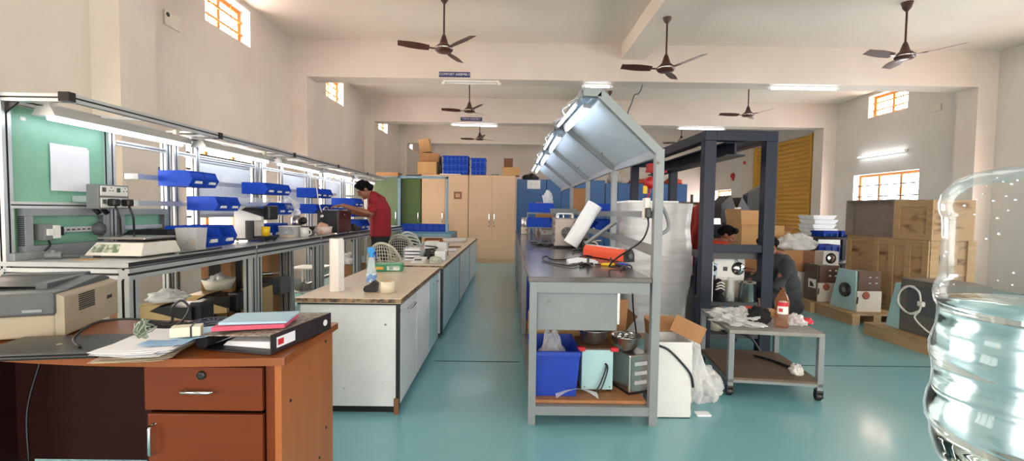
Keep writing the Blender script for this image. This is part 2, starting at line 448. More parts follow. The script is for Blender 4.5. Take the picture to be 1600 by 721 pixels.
solo('alarm_sounder', MB().lathe([(.06, 0), (.06, .04), (.03, .06)], (8.3, 15.9, 3.1), axis=(-1, 0, 0), n=14), RED, 'tiny red sounder high on the pillar left of the yellow shutter', 'alarm')

# section signs on the beams
def sign(x0, x1, z0, z1, y, txt, label):
    t = thing('hanging_sign', label, 'sign', ((x0 + x1) / 2, y, z0))
    part('plate', MB().box(x0, x1, y - .012, y, z0, z1), SIGNB, t)
    writing('lettering', txt, (z1 - z0) * .62, ((x0 + x1) / 2, y - .013, (z0 + z1) / 2 + .002), (PI / 2, 0, 0), SIGNW, t, sx=1.02)
sign(-1.28, -.73, 3.625, 3.715, 8.02, 'COMFORT ASSEMBLY', 'navy sign reading COMFORT ASSEMBLY on the first beam')
sign(-1.33, -.76, 3.64, 3.735, 11.95, 'TORTA ASSEMBLY', 'small navy section sign on the second beam, above the lit tube')

# ceiling fans
def make_fan(label):
    t = thing('ceiling_fan', label, 'ceiling fan', (0, 0, 0), 0, 'brown ceiling fans')
    part('canopy', MB().lathe([(.02, -.12), (.05, -.08), (.07, 0)], (0, 0, 0)), FANM, t)
    part('downrod', MB().cyl((0, 0, -.58), (0, 0, -.1), .013, n=10), FANM, t)
    part('motor_housing', MB().lathe([(.02, -.78), (.1, -.775), (.125, -.75), (.125, -.72), (.09, -.69), (.06, -.66), (.035, -.58), (.02, -.54), (.015, -.54)], (0, 0, 0)), FANM, t)
    part('trim_ring', MB().lathe([(.127, -.744), (.13, -.737), (.127, -.73)], (0, 0, 0)), CHROME, t)
    for k in range(3):
        m = MB(); a = 2 * PI * k / 3
        def fn(u, v):
            r = .2 + .42 * u; w = .055 + .018 * math.sin(PI * min(1, u * 1.1)); y = (v - .5) * 2 * w
            return (r, y, -.735 + y * .26 + .02 * u)
        m.grid(fn, 8, 4, thick=.004); m.rotz(a)
        bl = part('blade', m, FANM, t)
        h = MB().bar((.1, 0, -.74), (.24, 0, -.735), .05, .008).rotz(a)
        part('blade_holder', h, FANM, bl)
    return t
FANS = [(-.94, 6.3, 'ceiling fan nearest the COMFORT ASSEMBLY sign, in front of the first beam', 1.31, 0),
        (2.14, 6.3, 'ceiling fan hanging from the lengthwise beam in front of the first beam', 1.05, -.22),
        (5.46, 6.3, 'ceiling fan furthest to the right, in front of the first beam', 1.2, 0),
        (-.93, 10.1, 'ceiling fan between the two navy section signs', 1.05, 0),
        (2.2, 10.1, 'ceiling fan half hidden behind the first sloping light hood', 1.0, -.22),
        (5.3, 10.1, 'ceiling fan above the navy steel frame, near the yellow shutter', .96, 0),
        (-.96, 14, 'ceiling fan furthest back, under the lit tube and over the beige cupboards', .79, 0),
        (5.3, 14, 'ceiling fan hidden by the navy frame but for its rod', .2, 0)]
f0 = make_fan('')
for i, (x, y, l, a, dz) in enumerate(FANS):
    if i == 0: f0.location = (x, y, ZC); f0.rotation_euler.z = a; f0['label'] = 'brown ' + l
    else: dup(f0, (x, y, ZC + dz), a, 'brown ' + l)

# tube lights
def ceiling_tube(c, length, ang, on, label, under=True, axis='x'):
    t = thing('tube_light', label, 'tube light', c)
    L2 = length / 2
    if under:
        a = MB().box(-L2, L2, -.02, .02, .0, .03); g = MB().cyl((-L2 + .04, 0, -.022), (L2 - .04, 0, -.022), .014, n=12)
        cap = [MB().box(s * L2 - .03, s * L2 + .03, -.018, .018, -.04, 0) for s in (-1, 1)]
    else:
        a = MB().box(-L2, L2, .01, .04, -.022, .022); g = MB().cyl((-L2 + .04, -.012, 0), (L2 - .04, -.012, 0), .014, n=12)
        cap = [MB().box(s * L2 - .03, s * L2 + .03, -.03, .02, -.018, .018) for s in (-1, 1)]
    for m in (a, g, *cap): m.rotz(ang)
    part('batten', a, WHITEP, t, world=False); part('tube', g, TUBE if on else WHITEP, t, world=False)
    for m in cap: part('end_cap', m, WHITEP, t, world=False)
ceiling_tube((-.72, 8.12, 3.57), 1.0, 0, False, 'unlit tube light under the first beam, behind the COMFORT ASSEMBLY sign')
ceiling_tube((5.25, 8.14, 3.57), 1.24, 0, True, 'lit tube light under the first beam on the right')
ceiling_tube((-.97, 12.1, 3.57), 1.24, .09, True, 'lit tube light under the second beam, above the beige cupboards')
ceiling_tube((5.1, 12.1, 3.57), 1.24, 0, True, 'lit tube light seen just above the top of the navy frame')
ceiling_tube((1.55, 8.2, 3.57), .5, 0, True, 'short lit tube light peeking over the first sloping hood')
ceiling_tube((-1.2, 19.16, 4.02), 1.6, 0, False, 'unlit tube light on the far wall above the blue crates', under=False)
ceiling_tube((8.61, 10.45, 2.72), 1.35, -PI / 2, True, 'lit tube light on the right wall over the orange framed window', under=False)
w = solo('dangling_wire', MB().tube([(2.35, 8.15, 3.58), (2.33, 8.13, 3.5), (2.28, 8.12, 3.42), (2.2, 8.1, 3.38), (2.16, 8.1, 3.25), (2.1, 8.1, 3.1), (2.08, 8.1, 2.98)], .012, 6), DGREYP, 'grey wire dangling from the first beam behind the sloping hood', 'wire')
# ---------------------------------------------------------------- left assembly benches
AL = [ALU, SLOT]
def alu_bench(y0, y1, label, mid, near=False, board=None):
    t = thing('assembly_bench', label, 'workbench', (-2.55, (y0 + y1) / 2, 0), 0, 'aluminium assembly benches along the left wall')
    part('worktop', MB().box(-2.94, -2.185, y0, y1, .925, .95).box(-2.187, -2.17, y0, y1, .93, .952, 1).box(-2.94, -2.17, y0 - .001, y0 + .004, .926, .951, 0), [LAM, EDGE], t)
    part('front_rail', MB().extr((-2.2, y0, .885), (-2.2, y1, .885), .066), AL, t)
    part('back_rail', MB().extr((-2.9, y0, .885), (-2.9, y1, .885), .05), AL, t)
    part('end_rail', MB().extr((-2.88, y0 + .035, .885), (-2.23, y0 + .035, .885), .06), [ALUB, SLOT], t)
    part('end_rail', MB().extr((-2.88, y1 - .035, .885), (-2.23, y1 - .035, .885), .06), AL, t)
    for y in (y0 + .036, y1 - .036):
        part('leg', MB().extr((-2.205, y, 0), (-2.205, y, .852), .07), AL, t)
        part('upright', MB().extr((-2.9, y, 0), (-2.9, y, 1.86), .05), AL, t)
        br = MB().prism([(-2.235, .85), (-2.3, .85), (-2.235, .78)], y - .012, y + .012, 'y')
        part('corner_bracket', br, DSTEEL, t)
        part('canopy_arm', MB().extr((-2.9, y, 1.885), (-2.5, y, 1.885), .045), [ALUB, SLOT], t)
        part('corner_plate', MB().prism([(-2.925, 1.86), (-2.8, 1.86), (-2.925, 1.76)], y - .006, y + .006, 'y'), DSTEEL, t)
    part('upright', MB().extr((-2.9, mid, .95), (-2.9, mid, 1.86), .05), AL, t)
    part('canopy_rail', MB().extr((-2.5, y0, 1.885), (-2.5, y1, 1.885), .045), AL, t)
    part('canopy_rail', MB().extr((-2.9, y0, 1.885), (-2.9, y1, 1.885), .045), AL, t)
    part('cap', MB().box(-2.53, -2.47, y0 - .012, y0 + .03, 1.86, 1.912), DSTEEL, t)
    part('lower_rail', MB().extr((-2.9, y0 + .06, .2), (-2.9, y1 - .06, .2), .04), AL, t)
    part('cross_rail', MB().extr((-2.9, (mid if near else y0) + .05, 1.74), (-2.9, y1 - .05, 1.74), .035), AL, t)
    part('tie_bar', MB().bar((-2.88, (y0 + y1) / 2, 1.9), (-2.52, (y0 + y1) / 2 + .12, 1.9), .02), ALU, t)
    # tube light under the canopy
    h = MB().prism([(-2.80, 1.80), (-2.66, 1.80), (-2.69, 1.855), (-2.77, 1.855)], y0 + .1, y1 - .05, 'y')
    f = part('light_fitting', h, ALU, t)
    part('tube', MB().cyl((-2.73, y0 + .13, 1.79), (-2.73, y1 - .08, 1.79), .013, n=12), TUBEL, f)
    part('hanger', MB().box(-2.745, -2.715, y0 + .12, y0 + .16, 1.855, 1.9), WHITEP, f)
    part('hanger', MB().box(-2.745, -2.715, y1 - .16, y1 - .12, 1.855, 1.9), WHITEP, f)
    if board:
        ya, yb, za, zb, m = board
        bo = part('back_board', MB().box(-2.925, -2.915, ya, yb, za, zb), m, t)
        return t, bo
    return t, None

B1, gb = alu_bench(2.555, 3.84, 'aluminium workbench nearest the desk, with the green back board and the scale', 3.27, True, (2.6, 3.25, 1.285, 1.86, GREENB))
part('pinned_paper', MB().grid(lambda u, v: (-2.907 + .003 * math.sin(5 * u + 3 * v), 2.86 + .25 * u, 1.37 + .3 * v), 8, 8, thick=0), PAPER, B1)
pp = part('pinned_strip', MB().box(-2.914, -2.912, 3.112, 3.13, 1.39, 1.66), PAPER, B1)
part('tape_mark', MB().box(-2.9145, -2.912, 2.7, 2.73, 1.78, 1.8), WHITEP, B1)
part('lower_back_board', MB().box(-2.925, -2.915, 2.6, 3.8, .97, 1.26), GREENB, B1)
part('mid_rail', MB().extr((-2.89, 2.6, 1.275), (-2.89, 3.25, 1.275), .04), [ALUB, SLOT], B1)
def duct(y0, y1, z0, z1, nm):
    w = .045; f = MB().box(-2.91, -2.86, y0, y1, z1 - w, z1).box(-2.91, -2.86, y0, y1, z0, z0 + w).box(-2.91, -2.86, y0, y0 + w, z0 + w, z1 - w).box(-2.91, -2.86, y1 - w, y1, z0 + w, z1 - w)
    o = part(nm, f, DUCT, B1, .002)
    for ys_ in (y0, y1 - w):
        s = MB()
        for i in range(16):
            z = z0 + w + (z1 - z0 - 2 * w) * (i + .2) / 16
            s.box(-2.905, -2.865, ys_ - .001, ys_ + .001, z, z + .007)
        part('slots', s, SLOT, o)
duct(2.66, 3.22, .985, 1.255, 'cable_duct'); duct(3.3, 3.78, .985, 1.255, 'cable_duct')
part('duct_strip', MB().box(-2.9, -2.84, 2.58, 3.25, .951, .995), DUCT, B1, .003)
r_ = part('mounting_rail', MB().box(-2.9, -2.885, 2.79, 3.14, 1.1, 1.135), ALUB, B1)
s = MB()
for i in range(7): s.box(-2.886, -2.884, 2.86 + i * .036, 2.88 + i * .036, 1.113, 1.121)
part('slots', s, SLOT, r_)
part('mounting_rail', MB().box(-2.9, -2.885, 3.36, 3.74, 1.1, 1.13), ALUB, B1)
k = part('breaker', MB().box(-2.9, -2.83, 2.74, 2.79, 1.06, 1.16), GREYP, B1, .003)
part('toggle', MB().box(-2.83, -2.815, 2.75, 2.78, 1.09, 1.13), WHITEP, k)
part('breaker_front', MB().box(-2.86, -2.82, 2.79, 2.83, 1.07, 1.15), WHITEP, B1, .003)
part('terminal_block', MB().box(-2.89, -2.85, 2.835, 2.88, 1.085, 1.14), BLACK, B1, .003)
part('rotary_switch', MB().lathe([(.045, 0), (.04, .03), (.015, .045)], (-2.885, 3.15, 1.115), axis=(1, 0, 0)), DGREYP, B1)
part('breaker_wire', MB().tube([(-2.85, 2.78, 1.06), (-2.83, 2.77, 1.03), (-2.84, 2.75, 1.0), (-2.86, 2.76, .99)], .006, 6), BLACK, B1)

B2, bo = alu_bench(3.86, 5.16, 'second aluminium workbench from the desk, with the white coffee machine on it', 4.16, False, (4.2, 5.07, 1.2, 1.72, WHITEB))
part('board_frame', MB().box(-2.914, -2.9, 4.19, 5.04, 1.7, 1.73), ALU, B2); part('board_frame', MB().box(-2.914, -2.9, 4.19, 5.04, 1.18, 1.21), ALU, B2)
part('notice', MB().box(-2.914, -2.912, 4.55, 4.75, 1.45, 1.6), PAPER, B2)
B3, bo = alu_bench(5.18, 6.48, 'third aluminium workbench from the desk, with the dark machine the man works on', 5.69, False, (5.74, 6.4, 1.2, 1.72, WHITEB))
B4, bo = alu_bench(6.5, 7.8, 'fourth aluminium workbench, running behind the man in red', 7.0, False, (7.05, 7.72, 1.2, 1.72, WHITEB))
part('drawing', MB().box(-2.914, -2.912, 7.1, 7.5, 1.3, 1.6), PAPER, B4)
B5, bo = alu_bench(7.82, 9.1, 'farthest aluminium workbench, ending in front of the pale green cupboard', 8.3)
for B, y0, y1 in ((B1, 3.4, 3.72), (B2, 3.9, 5.04), (B3, 5.22, 6.36), (B4, 6.54, 7.1), (B5, 7.9, 8.3)):
    for z in (1.5, 1.3): part('bin_rail', MB().box(-2.79, -2.776, y0 - .03, y1 + .1, z - .02, z + .02).box(-2.875, -2.79, y0 - .03, y0 - .01, z - .02, z + .02).box(-2.875, -2.79, y1 + .08, y1 + .1, z - .02, z + .02), ALU, B)

# blue storage bins
def bin_parts(d, w, h, parent):
    prof = [(0, 0), (d - .035, 0), (d, h * .46), (d - .012, h * .6), (d * .88, h), (0, h)]
    m = MB().prism(prof, -w / 2, -w / 2 + .004, 'y').prism(prof, w / 2 - .004, w / 2, 'y')
    m.box(0, d - .036, -w / 2 + .004, w / 2 - .004, 0, .004).box(0, .004, -w / 2 + .004, w / 2 - .004, .004, h)
    m.hexa([(d - .039, -w/2 + .004, .004), (d - .035, -w/2 + .004, 0), (d - .035, w/2 - .004, 0), (d - .039, w/2 - .004, .004)],
           [(d - .006, -w/2 + .004, h * .46), (d, -w/2 + .004, h * .46), (d, w/2 - .004, h * .46), (d - .006, w/2 - .004, h * .46)])
    m.box(d * .8, d * .87, -w/2 + .002, w/2 - .002, h - .012, h)      # carrying bar
    part('shell', m, BLUE, parent)
    part('label_holder', MB().box(d - .02, d + .001, -w * .2, w * .2, h * .2, h * .36), WHITEP, parent)
    part('contents', MB().lump((d * .45, 0, .004), d * .33, w * .36, h * .25, 3, n=14, m=8), DSTEEL, parent)
def bin_row(name_group, x, y0, z, w, n, d, h, gap, labels):
    pr = None
    for i in range(n):
        y = y0 + w / 2 + i * (w + gap)
        if pr is None:
            pr = thing('storage_bin', labels[i], 'bin', (0, 0, 0), 0, name_group); bin_parts(d, w, h, pr); pr.location = (x, y, z)
        else: dup(pr, (x, y, z), 0, labels[i])
G = 'blue storage bins on the left benches'
o2 = ['nearest', 'farther']; o3 = ['nearest', 'middle', 'farthest']
bin_row(G, -2.774, 3.56, 1.44, .16, 2, .27, .125, .005, ['blue storage bin on the top rail of the nearest bench, %s of two' % q for q in o2])
bin_row(G, -2.774, 3.87, 1.245, .16, 2, .27, .125, .005, ['blue storage bin on the middle rail over the white tub, %s of two' % q for q in o2])
bin_row(G, -2.76, 3.6, .952, .2, 2, .33, .17, .01, ['large blue bin standing on the benchtop behind the white tub, %s of two' % q for q in o2])
bin_row(G, -2.774, 4.66, 1.42, .165, 3, .27, .12, .005, ['blue storage bin on the top rail above the coffee machine, %s of three' % q for q in o3])
bin_row(G, -2.774, 4.72, 1.205, .165, 3, .27, .13, .005, ['blue storage bin behind the clear hopper of the coffee machine, %s of three' % q for q in o3])
bin_row(G, -2.774, 4.75, .952, .165, 3, .2, .15, .005, ['blue bin standing on the benchtop behind the clear tub, %s of three' % q for q in o3])
bin_row(G, -2.774, 5.85, 1.42, .17, 3, .27, .125, .005, ['blue storage bin on the top rail above the dark machine, %s of three' % q for q in o3])
bin_row(G, -2.774, 5.85, 1.21, .19, 3, .27, .125, .005, ['blue storage bin on the lower rail behind the dark machine, %s of three' % q for q in o3])
bin_row(G, -2.7, 6.8, 1.31, .2, 2, .36, .13, .005, ['blue bin in the upper row in front of the man in red, %s of two' % q for q in o2])
bin_row(G, -2.7, 6.8, 1.16, .2, 2, .36, .13, .005, ['blue bin in the middle row in front of the man in red, %s of two' % q for q in o2])
bin_row(G, -2.6, 6.8, .953, .2, 2, .36, .16, .005, ['blue bin on the benchtop beside the man in red, %s of two' % q for q in o2])
# shelf that carries the bins in front of the man
part('bin_shelf', MB().box(-2.88, -2.34, 6.76, 7.24, 1.145, 1.158).box(-2.88, -2.34, 6.76, 7.24, 1.296, 1.308).box(-2.88, -2.85, 6.76, 6.78, .95, 1.3).box(-2.88, -2.85, 7.22, 7.24, .95, 1.3), ALUB, B4)

# socket box with two plugs
t = thing('socket_box', 'grey socket box with white outlets and two black plugs, on the green board bench', 'socket box', (-2.76, 3.09, 1.25))
part('enclosure', MB().box(-2.8, -2.72, 2.98, 3.22, 1.255, 1.42), GREYP, t, .006)
part('mount', MB().box(-2.911, -2.8, 3.0, 3.06, 1.3, 1.34), ALU, t)
for i, z in ((0, 1.35), (1, 1.27)):
    fp = part('outlet_plate', MB().box(-2.72, -2.714, 2.995, 3.205, z - .005, z + .06), WHITEP, t, .002)
    for k in range(4):
        s = MB(); y = 3.017 + k * .055
        if k in (0, 2): s.box(-2.714, -2.709, y - .012, y + .012, z + .02, z + .05)
        else:
            for dy, dz in ((0, .014), (-.012, -.006), (.012, -.006)): s.cyl((-2.714, y + dy, z + .035 + dz), (-2.711, y + dy, z + .035 + dz), .004, n=8)
        part('socket', s, DGREYP, fp)
for y in (3.06, 3.17):
    p = part('plug', MB().box(-2.714, -2.66, y - .026, y + .026, 1.275, 1.325), BLACK, t, .01)
    part('cord', MB().tube([(-2.68, y, 1.28), (-2.66, y + .01, 1.2), (-2.68, y + .04, 1.08), (-2.66, y + .02, 1.0), (-2.66, y + .07, .965)], .007, 6), BLACK, p)
for y in (3.04, 3.1): part('cable_gland', MB().cyl((-2.77, y, 1.225), (-2.8, y, 1.256), .016, n=10), BLACK, t)

# weighing scale
t = thing('weighing_scale', 'white electronic weighing scale on the nearest bench', 'scale', (-2.46, 2.98, .95))
a = [(-2.63, 2.80), (-2.33, 2.74), (-2.27, 3.02), (-2.35, 3.2), (-2.62, 3.2)]
x0, x1, y0, y1 = -2.64, -2.29, 2.79, 3.13
bm_ = MB().hexa([(x0, y0, .972), (x1, y0, .972), (x1, y1, .972), (x0, y1, .972)], [(x0 + .03, y0 + .05, 1.045), (x1 - .02, y0 + .05, 1.045), (x1 - .02, y1 - .02, 1.045), (x0 + .03, y1 - .02, 1.045)]).box(x0, x1, y0, y1, .965, .973)
part('housing', bm_, mat('scale plastic', 'e2dfd8', .4, col2='d2cdc3', scale=6), t, .008)
part('display', MB().hexa([(x0 + .02, y0 + .008, .985), (x0 + .2, y0 + .008, .985), (x0 + .2, y0 + .012, .985), (x0 + .02, y0 + .012, .985)], [(x0 + .035, y0 + .042, 1.035), (x0 + .19, y0 + .042, 1.035), (x0 + .19, y0 + .047, 1.035), (x0 + .035, y0 + .047, 1.035)]), mat('scale display', '6d7f68', .3, col2='c9cdb9', scale=30, sharp=(.45, .6)), t)
part('platter', MB().box(x0 + .01, x1 - .03, y0 + .07, y1, 1.062, 1.078), STEEL, t, .006)
part('platter_support', MB().box(x0 + .08, x1 - .1, y0 + .14, y1 - .08, 1.044, 1.063), DSTEEL, t)
for x in (x0 + .04, x1 - .04):
    for y in (y0 + .04, y1 - .04): part('foot', MB().cyl((x, y, .953), (x, y, .967), .018, n=12), BLACK, t)
solo('paper_scrap', MB().box(-2.62, -2.5, 2.68, 2.76, .951, .953), CARDT, 'tan scrap of card in front of the weighing scale', 'scrap')
solo('bench_cable', MB().tube([(-2.24, 3.05, .96), (-2.24, 3.2, .96), (-2.24, 3.4, .96), (-2.26, 3.52, .96)], .007, 6), BLACK, 'black cable lying behind the weighing scale', 'cable')
t = thing('tap_fitting', 'small grey tap fitting lying at the back of the nearest bench', 'fitting', (-2.78, 2.74, .95))
part('body', MB().cyl((-2.79, 2.70, .972), (-2.73, 2.74, .972), .021, n=12).cyl((-2.76, 2.72, .98), (-2.76, 2.72, 1.005), .016, n=10), GREYP, t)
part('spout', MB().cyl((-2.73, 2.74, .965), (-2.67, 2.79, .963), .011, n=10), DGREYP, t)

# open black box and milky tub
t = thing('black_tray', 'open black plastic box behind the weighing scale', 'box', (-2.52, 3.4, .95))
def open_box(x0, x1, y0, y1, z0, z1, th=.005, tap=.0, m=None):
    m = m or MB(); c = tap
    m.hexa([(x0, y0, z0), (x1, y0, z0), (x1, y1, z0), (x0, y1, z0)], [(x0, y0, z0 + th), (x1, y0, z0 + th), (x1, y1, z0 + th), (x0, y1, z0 + th)])
    o = [(x0 - c, y0 - c), (x1 + c, y0 - c), (x1 + c, y1 + c), (x0 - c, y1 + c)]; q = [(x0, y0), (x1, y0), (x1, y1), (x0, y1)]
    ii = [(1, 1), (-1, 1), (-1, -1), (1, -1)]
    for k in range(4):
        n = (k + 1) % 4
        def inn(p, s): return (p[0] + s[0] * th, p[1] + s[1] * th)
        b4 = [q[k], q[n], inn(q[n], ii[n]), inn(q[k], ii[k])]; t4 = [o[k], o[n], inn(o[n], ii[n]), inn(o[k], ii[k])]
        m.hexa([(*p, z0) for p in b4], [(*p, z1) for p in t4])
    return m
part('shell', open_box(-2.76, -2.5, 3.28, 3.46, .953, 1.1, .006, .012), BLACK, t)
part('flap', MB().bar((-2.775, 3.37, 1.1), (-2.835, 3.37, 1.06), .004, .17, up=(0, 1, 0)), BLACK, t)
t = thing('plastic_tub', 'milky white plastic tub with brown contents on the nearest bench', 'tub', (-2.42, 3.42, .95))
part('shell', open_box(-2.47, -2.33, 3.34, 3.44, .953, 1.12, .004, .01), MILK, t)
part('contents', MB().lump((-2.4, 3.39, .959), .055, .036, .055, 5, .2, n=20, m=12), mat('brown granules', '8a7462', .9, scale=50), t)

# coffee machine
def brew_machine(name, loc, rz, label, cat, shell, dark, accent, scale=1, group=None):
    t = thing(name, label, cat, (0, 0, 0), 0, group)
    side = [(0, .035), (.27, .035), (.27, .06), (.17, .06), (.17, .2), (.31, .22), (.31, .3), (.12, .345), (0, .345)]
    s = [(-.02, .03), (.16, .03), (.16, .19), (.27, .21), (.1, .32), (.08, .335), (.0, .335)]
    P = lambda pl: [(x * scale, z * scale) for x, z in pl]
    k = scale
    part('body', MB().prism(P([(0, .03), (.17, .03), (.17, .2), (.28, .205), (.28, .24), (.07, .3), (.13, .335), (.0, .335)]), -.1 * k, .1 * k, 'y'), shell, t, .006)
    part('side_panel', MB().prism(P([(.12, .03), (.2, .03), (.2, .2), (.12, .2)]), -.106 * k, -.09 * k, 'y'), dark, t, .004)
    part('base', MB().box(0, .31 * k, -.1 * k, .1 * k, .01 * k, .035 * k), dark, t, .004)
    part('drip_tray', MB().box(.19 * k, .33 * k, -.09 * k, .09 * k, .033 * k, .05 * k), dark, t, .003)
    part('top_cover', MB().prism(P([(.07, .3), (.28, .24), (.3, .24), (.3, .32), (.1, .325)]), -.095 * k, .095 * k, 'y'), dark, t, .005)
    part('head', MB().box(.27 * k, .345 * k, -.07 * k, .07 * k, .21 * k, .345 * k), dark, t, .015)
    for x in (.02, .29):
        for y in (-.08, .08): part('foot', MB().cyl((x * k, y * k, 0), (x * k, y * k, .012 * k), .012 * k, n=10), dark, t)
    if accent is not None:
        part('cup', MB().lathe([(.001, .05), (.035, .05), (.04, .14), (.036, .14), (.032, .056), (.001, .056)], (.255 * k, 0, 0), n=18), accent, t)
    t.location = loc; t.rotation_euler.z = rz
    return t
cm = brew_machine('coffee_machine', (-2.64, 4.42, .953), -.1, 'white and black coffee machine with a yellow cup on the second bench', 'coffee machine', WHITEP, BLACK, YELLOW, 1.0)
part('hopper', MB().hexa([(.05, -.07, .337), (.2, -.07, .337), (.2, .07, .337), (.05, .07, .337)], [(-.02, -.11, .42), (.27, -.11, .42), (.27, .11, .42), (-.02, .11, .42)]), CLEAR, cm, world=False)
t = thing('clear_tub', 'clear square tub with golden grain at the bottom, beside the coffee machine', 'tub', (-2.45, 5.0, .95))
part('shell', open_box(-2.53, -2.37, 4.93, 5.08, .951, 1.07, .004, .006), CLEAR, t)
part('lid', MB().box(-2.54, -2.36, 4.92, 5.09, 1.07, 1.082), WHITEP, t, .003)
part('grain', MB().box(-2.522, -2.378, 4.938, 5.07, .957, .98), GOLDEN, t)
t = thing('small_white_tub', 'small white tub with a loop handle right of the clear tub', 'tub', (-2.32, 5.09, .95))
part('shell', MB().lathe([(.001, 0), (.045, 0), (.05, .11), (.045, .11), (.04, .01), (.001, .008)], (-2.31, 5.06, .951), n=18), WHITEP, t)
part('handle', MB().tube([(-2.262, 5.05, 1.04), (-2.235, 5.05, 1.03), (-2.235, 5.05, .99), (-2.264, 5.05, .98)], .006, 6), WHITEP, t)
t = thing('grinder_machine', 'grey mixing machine with a black tray and clear plastic over it, third bench', 'machine', (-2.45, 5.4, .95))
part('base', MB().box(-2.6, -2.38, 5.26, 5.5, .952, 1.0), GREYP, t, .01)
part('bowl_tray', MB().hexa([(-2.58, 5.27, 1.0), (-2.4, 5.27, 1.0), (-2.4, 5.48, 1.0), (-2.58, 5.48, 1.0)], [(-2.64, 5.23, 1.06), (-2.35, 5.23, 1.06), (-2.35, 5.52, 1.06), (-2.64, 5.52, 1.06)]), BLACK, t, .006)
part('motor', MB().lathe([(.05, 0), (.06, .03), (.06, .1), (.03, .13)], (-2.56, 5.4, 1.06)), STEEL, t)
part('gear', MB().lathe([(.04, -.02), (.045, 0), (.02, .02)], (-2.46, 5.36, 1.13), axis=(1, -1, 0)), DSTEEL, t)
solo('crumpled_bag', MB().lump((-2.62, 5.3, 1.19), .12, .13, .13, 4, .4), BAG, 'crumpled clear plastic bag heaped on the mixing machine', 'bag')
t = thing('basket', 'white bowl of pinkish pieces on the edge of the third bench', 'bowl', (-2.3, 5.55, .95))
part('bowl', MB().lathe([(.001, 0), (.07, 0), (.1, .05), (.115, .105), (.11, .105), (.095, .055), (.065, .008), (.001, .008)], (-2.31, 5.55, .951)), mat('blush plastic', 'e0cfc6', .5), t)
part('pieces', MB().lump((-2.31, 5.55, .965), .09, .09, .09, 2, .3), WICKER, t)
t = thing('test_machine', 'black and maroon boxed machine under the hands of the man in red', 'machine', (-2.31, 5.98, .95))
part('case', MB().box(-2.47, -2.2, 5.76, 6.2, .965, 1.255), mat('black case', '22242a', .3), t, .006)
part('end_panel', MB().box(-2.2, -2.188, 5.765, 6.195, .967, 1.253), mat('maroon panel', '451a1c', .4), t, .003)
part('dial', MB().lathe([(.022, 0), (.02, .015), (.001, .018)], (-2.4, 5.76, 1.18), axis=(0, -1, 0), n=14), CHROME, t)
part('indicator', MB().lathe([(.008, 0), (.006, .005)], (-2.188, 5.95, 1.2), axis=(1, 0, 0), n=10), CHROME, t)
part('top_handle', MB().tube([(-2.4, 5.8, 1.255), (-2.4, 5.82, 1.29), (-2.4, 5.92, 1.29), (-2.4, 5.94, 1.255)], .008, 8), CHROME, t)
part('top_plate', MB().box(-2.45, -2.22, 5.85, 6.15, 1.255, 1.268), CHROME, t)
for x in (-2.45, -2.22):
    for y in (5.79, 6.17): part('foot', MB().cyl((x, y, .954), (x, y, .966), .012, n=8), BLACK, t)
part('lead', MB().tube([(-2.4, 5.74, 1.23), (-2.42, 5.7, 1.35), (-2.45, 5.72, 1.5), (-2.47, 5.72, 1.7)], .006, 6), WHITEP, t)
solo('tool_case', MB().box(-2.4, -2.22, 6.52, 6.7, .954, 1.02).box(-2.35, -2.27, 6.55, 6.66, 1.0, 1.06), BLACK, 'black tool on the bench between the machine and the man', 'tool', bev=.01)

# things under the left benches
def carton(loc, sx, sy, sz, rz, label, m=CARD, name='cardboard_box', flaps=(), tape=None, group=None):
    t = thing(name, label, 'box', loc, rz, group)
    b_ = open_box(-sx/2, sx/2, -sy/2, sy/2, .001, sz, .005) if flaps else MB().box(-sx/2, sx/2, -sy/2, sy/2, .001, sz)
    part('box', b_, m, t, 0 if flaps else .004, world=False)
    for f, ang in flaps:
        q = MB(); l = min(sx, sy) * .5
        if f in 'we':
            s_ = -1 if f == 'w' else 1
            q.bar((s_ * sx/2, 0, sz), (s_ * (sx/2 + l * math.cos(ang)), 0, sz + l * math.sin(ang)), .004, sy * .96, up=(0, 1, 0))
        else:
            s_ = -1 if f == 's' else 1
            q.bar((0, s_ * sy/2, sz), (0, s_ * (sy/2 + l * math.cos(ang)), sz + l * math.sin(ang)), .004, sx * .96, up=(1, 0, 0))
        part('flap', q, m, t, world=False)
    if tape: part('tape', MB().box(-sx/2 - .001, sx/2 + .001, -.03, .03, sz * .2, sz + .002), tape, t, world=False)
    return t
t = carton((-2.68, 4.25, .122), .26, .36, .68, .08, 'tall brown carton with a dark printed strip under the second bench', tape=None)
part('printed_strip', MB().box(.131, .134, -.1, .0, .1, .65), BLACK, t, world=False)
part('printed_strip', MB().box(-.06, .04, -.184, -.181, .05, .65), BLACK, t, world=False)
carton((-2.7, 4.9, 0), .26, .22, .8, 0, 'plain tan carton under the second bench', CARD)
brew_machine('machine_shell', (-2.76, 3.42, .122), .1, 'tan and black machine shell under the nearest bench', 'machine', BEIGEM, BLACK, None, 1.25)
brew_machine('machine_shell', (-2.76, 3.93, .122), .05, 'second tan machine shell behind the first, under the nearest bench', 'machine', BEIGEM, BLACK, None, 1.2)
solo('wooden_strip', MB().bar((-2.8, 3.2, .0), (-2.86, 3.22, .85), .06, .02), CARDD, 'brown wooden strip standing upright at the back under the nearest bench', 'strip')
solo('pallet_shelf', MB().box(-2.84, -2.26, 3.28, 4.78, .0, .12), DSTEEL, 'dark low shelf on the floor that carries the tan machine shells', 'shelf')
solo('crumpled_bag', MB().lump((-2.6, 3.42, .555), .13, .09, .06, 9, .4), BAG, 'clear plastic bag lying on the tan machine shell', 'bag')
t = thing('round_bowl', 'cream round bowl on the second tan machine shell', 'bowl', (-2.55, 3.98, .54))
part('bowl', MB().lathe([(.001, 0), (.1, 0), (.13, .09), (.125, .09), (.09, .01), (.001, .01)], (-2.55, 3.93, .562)), CREAMP, t)
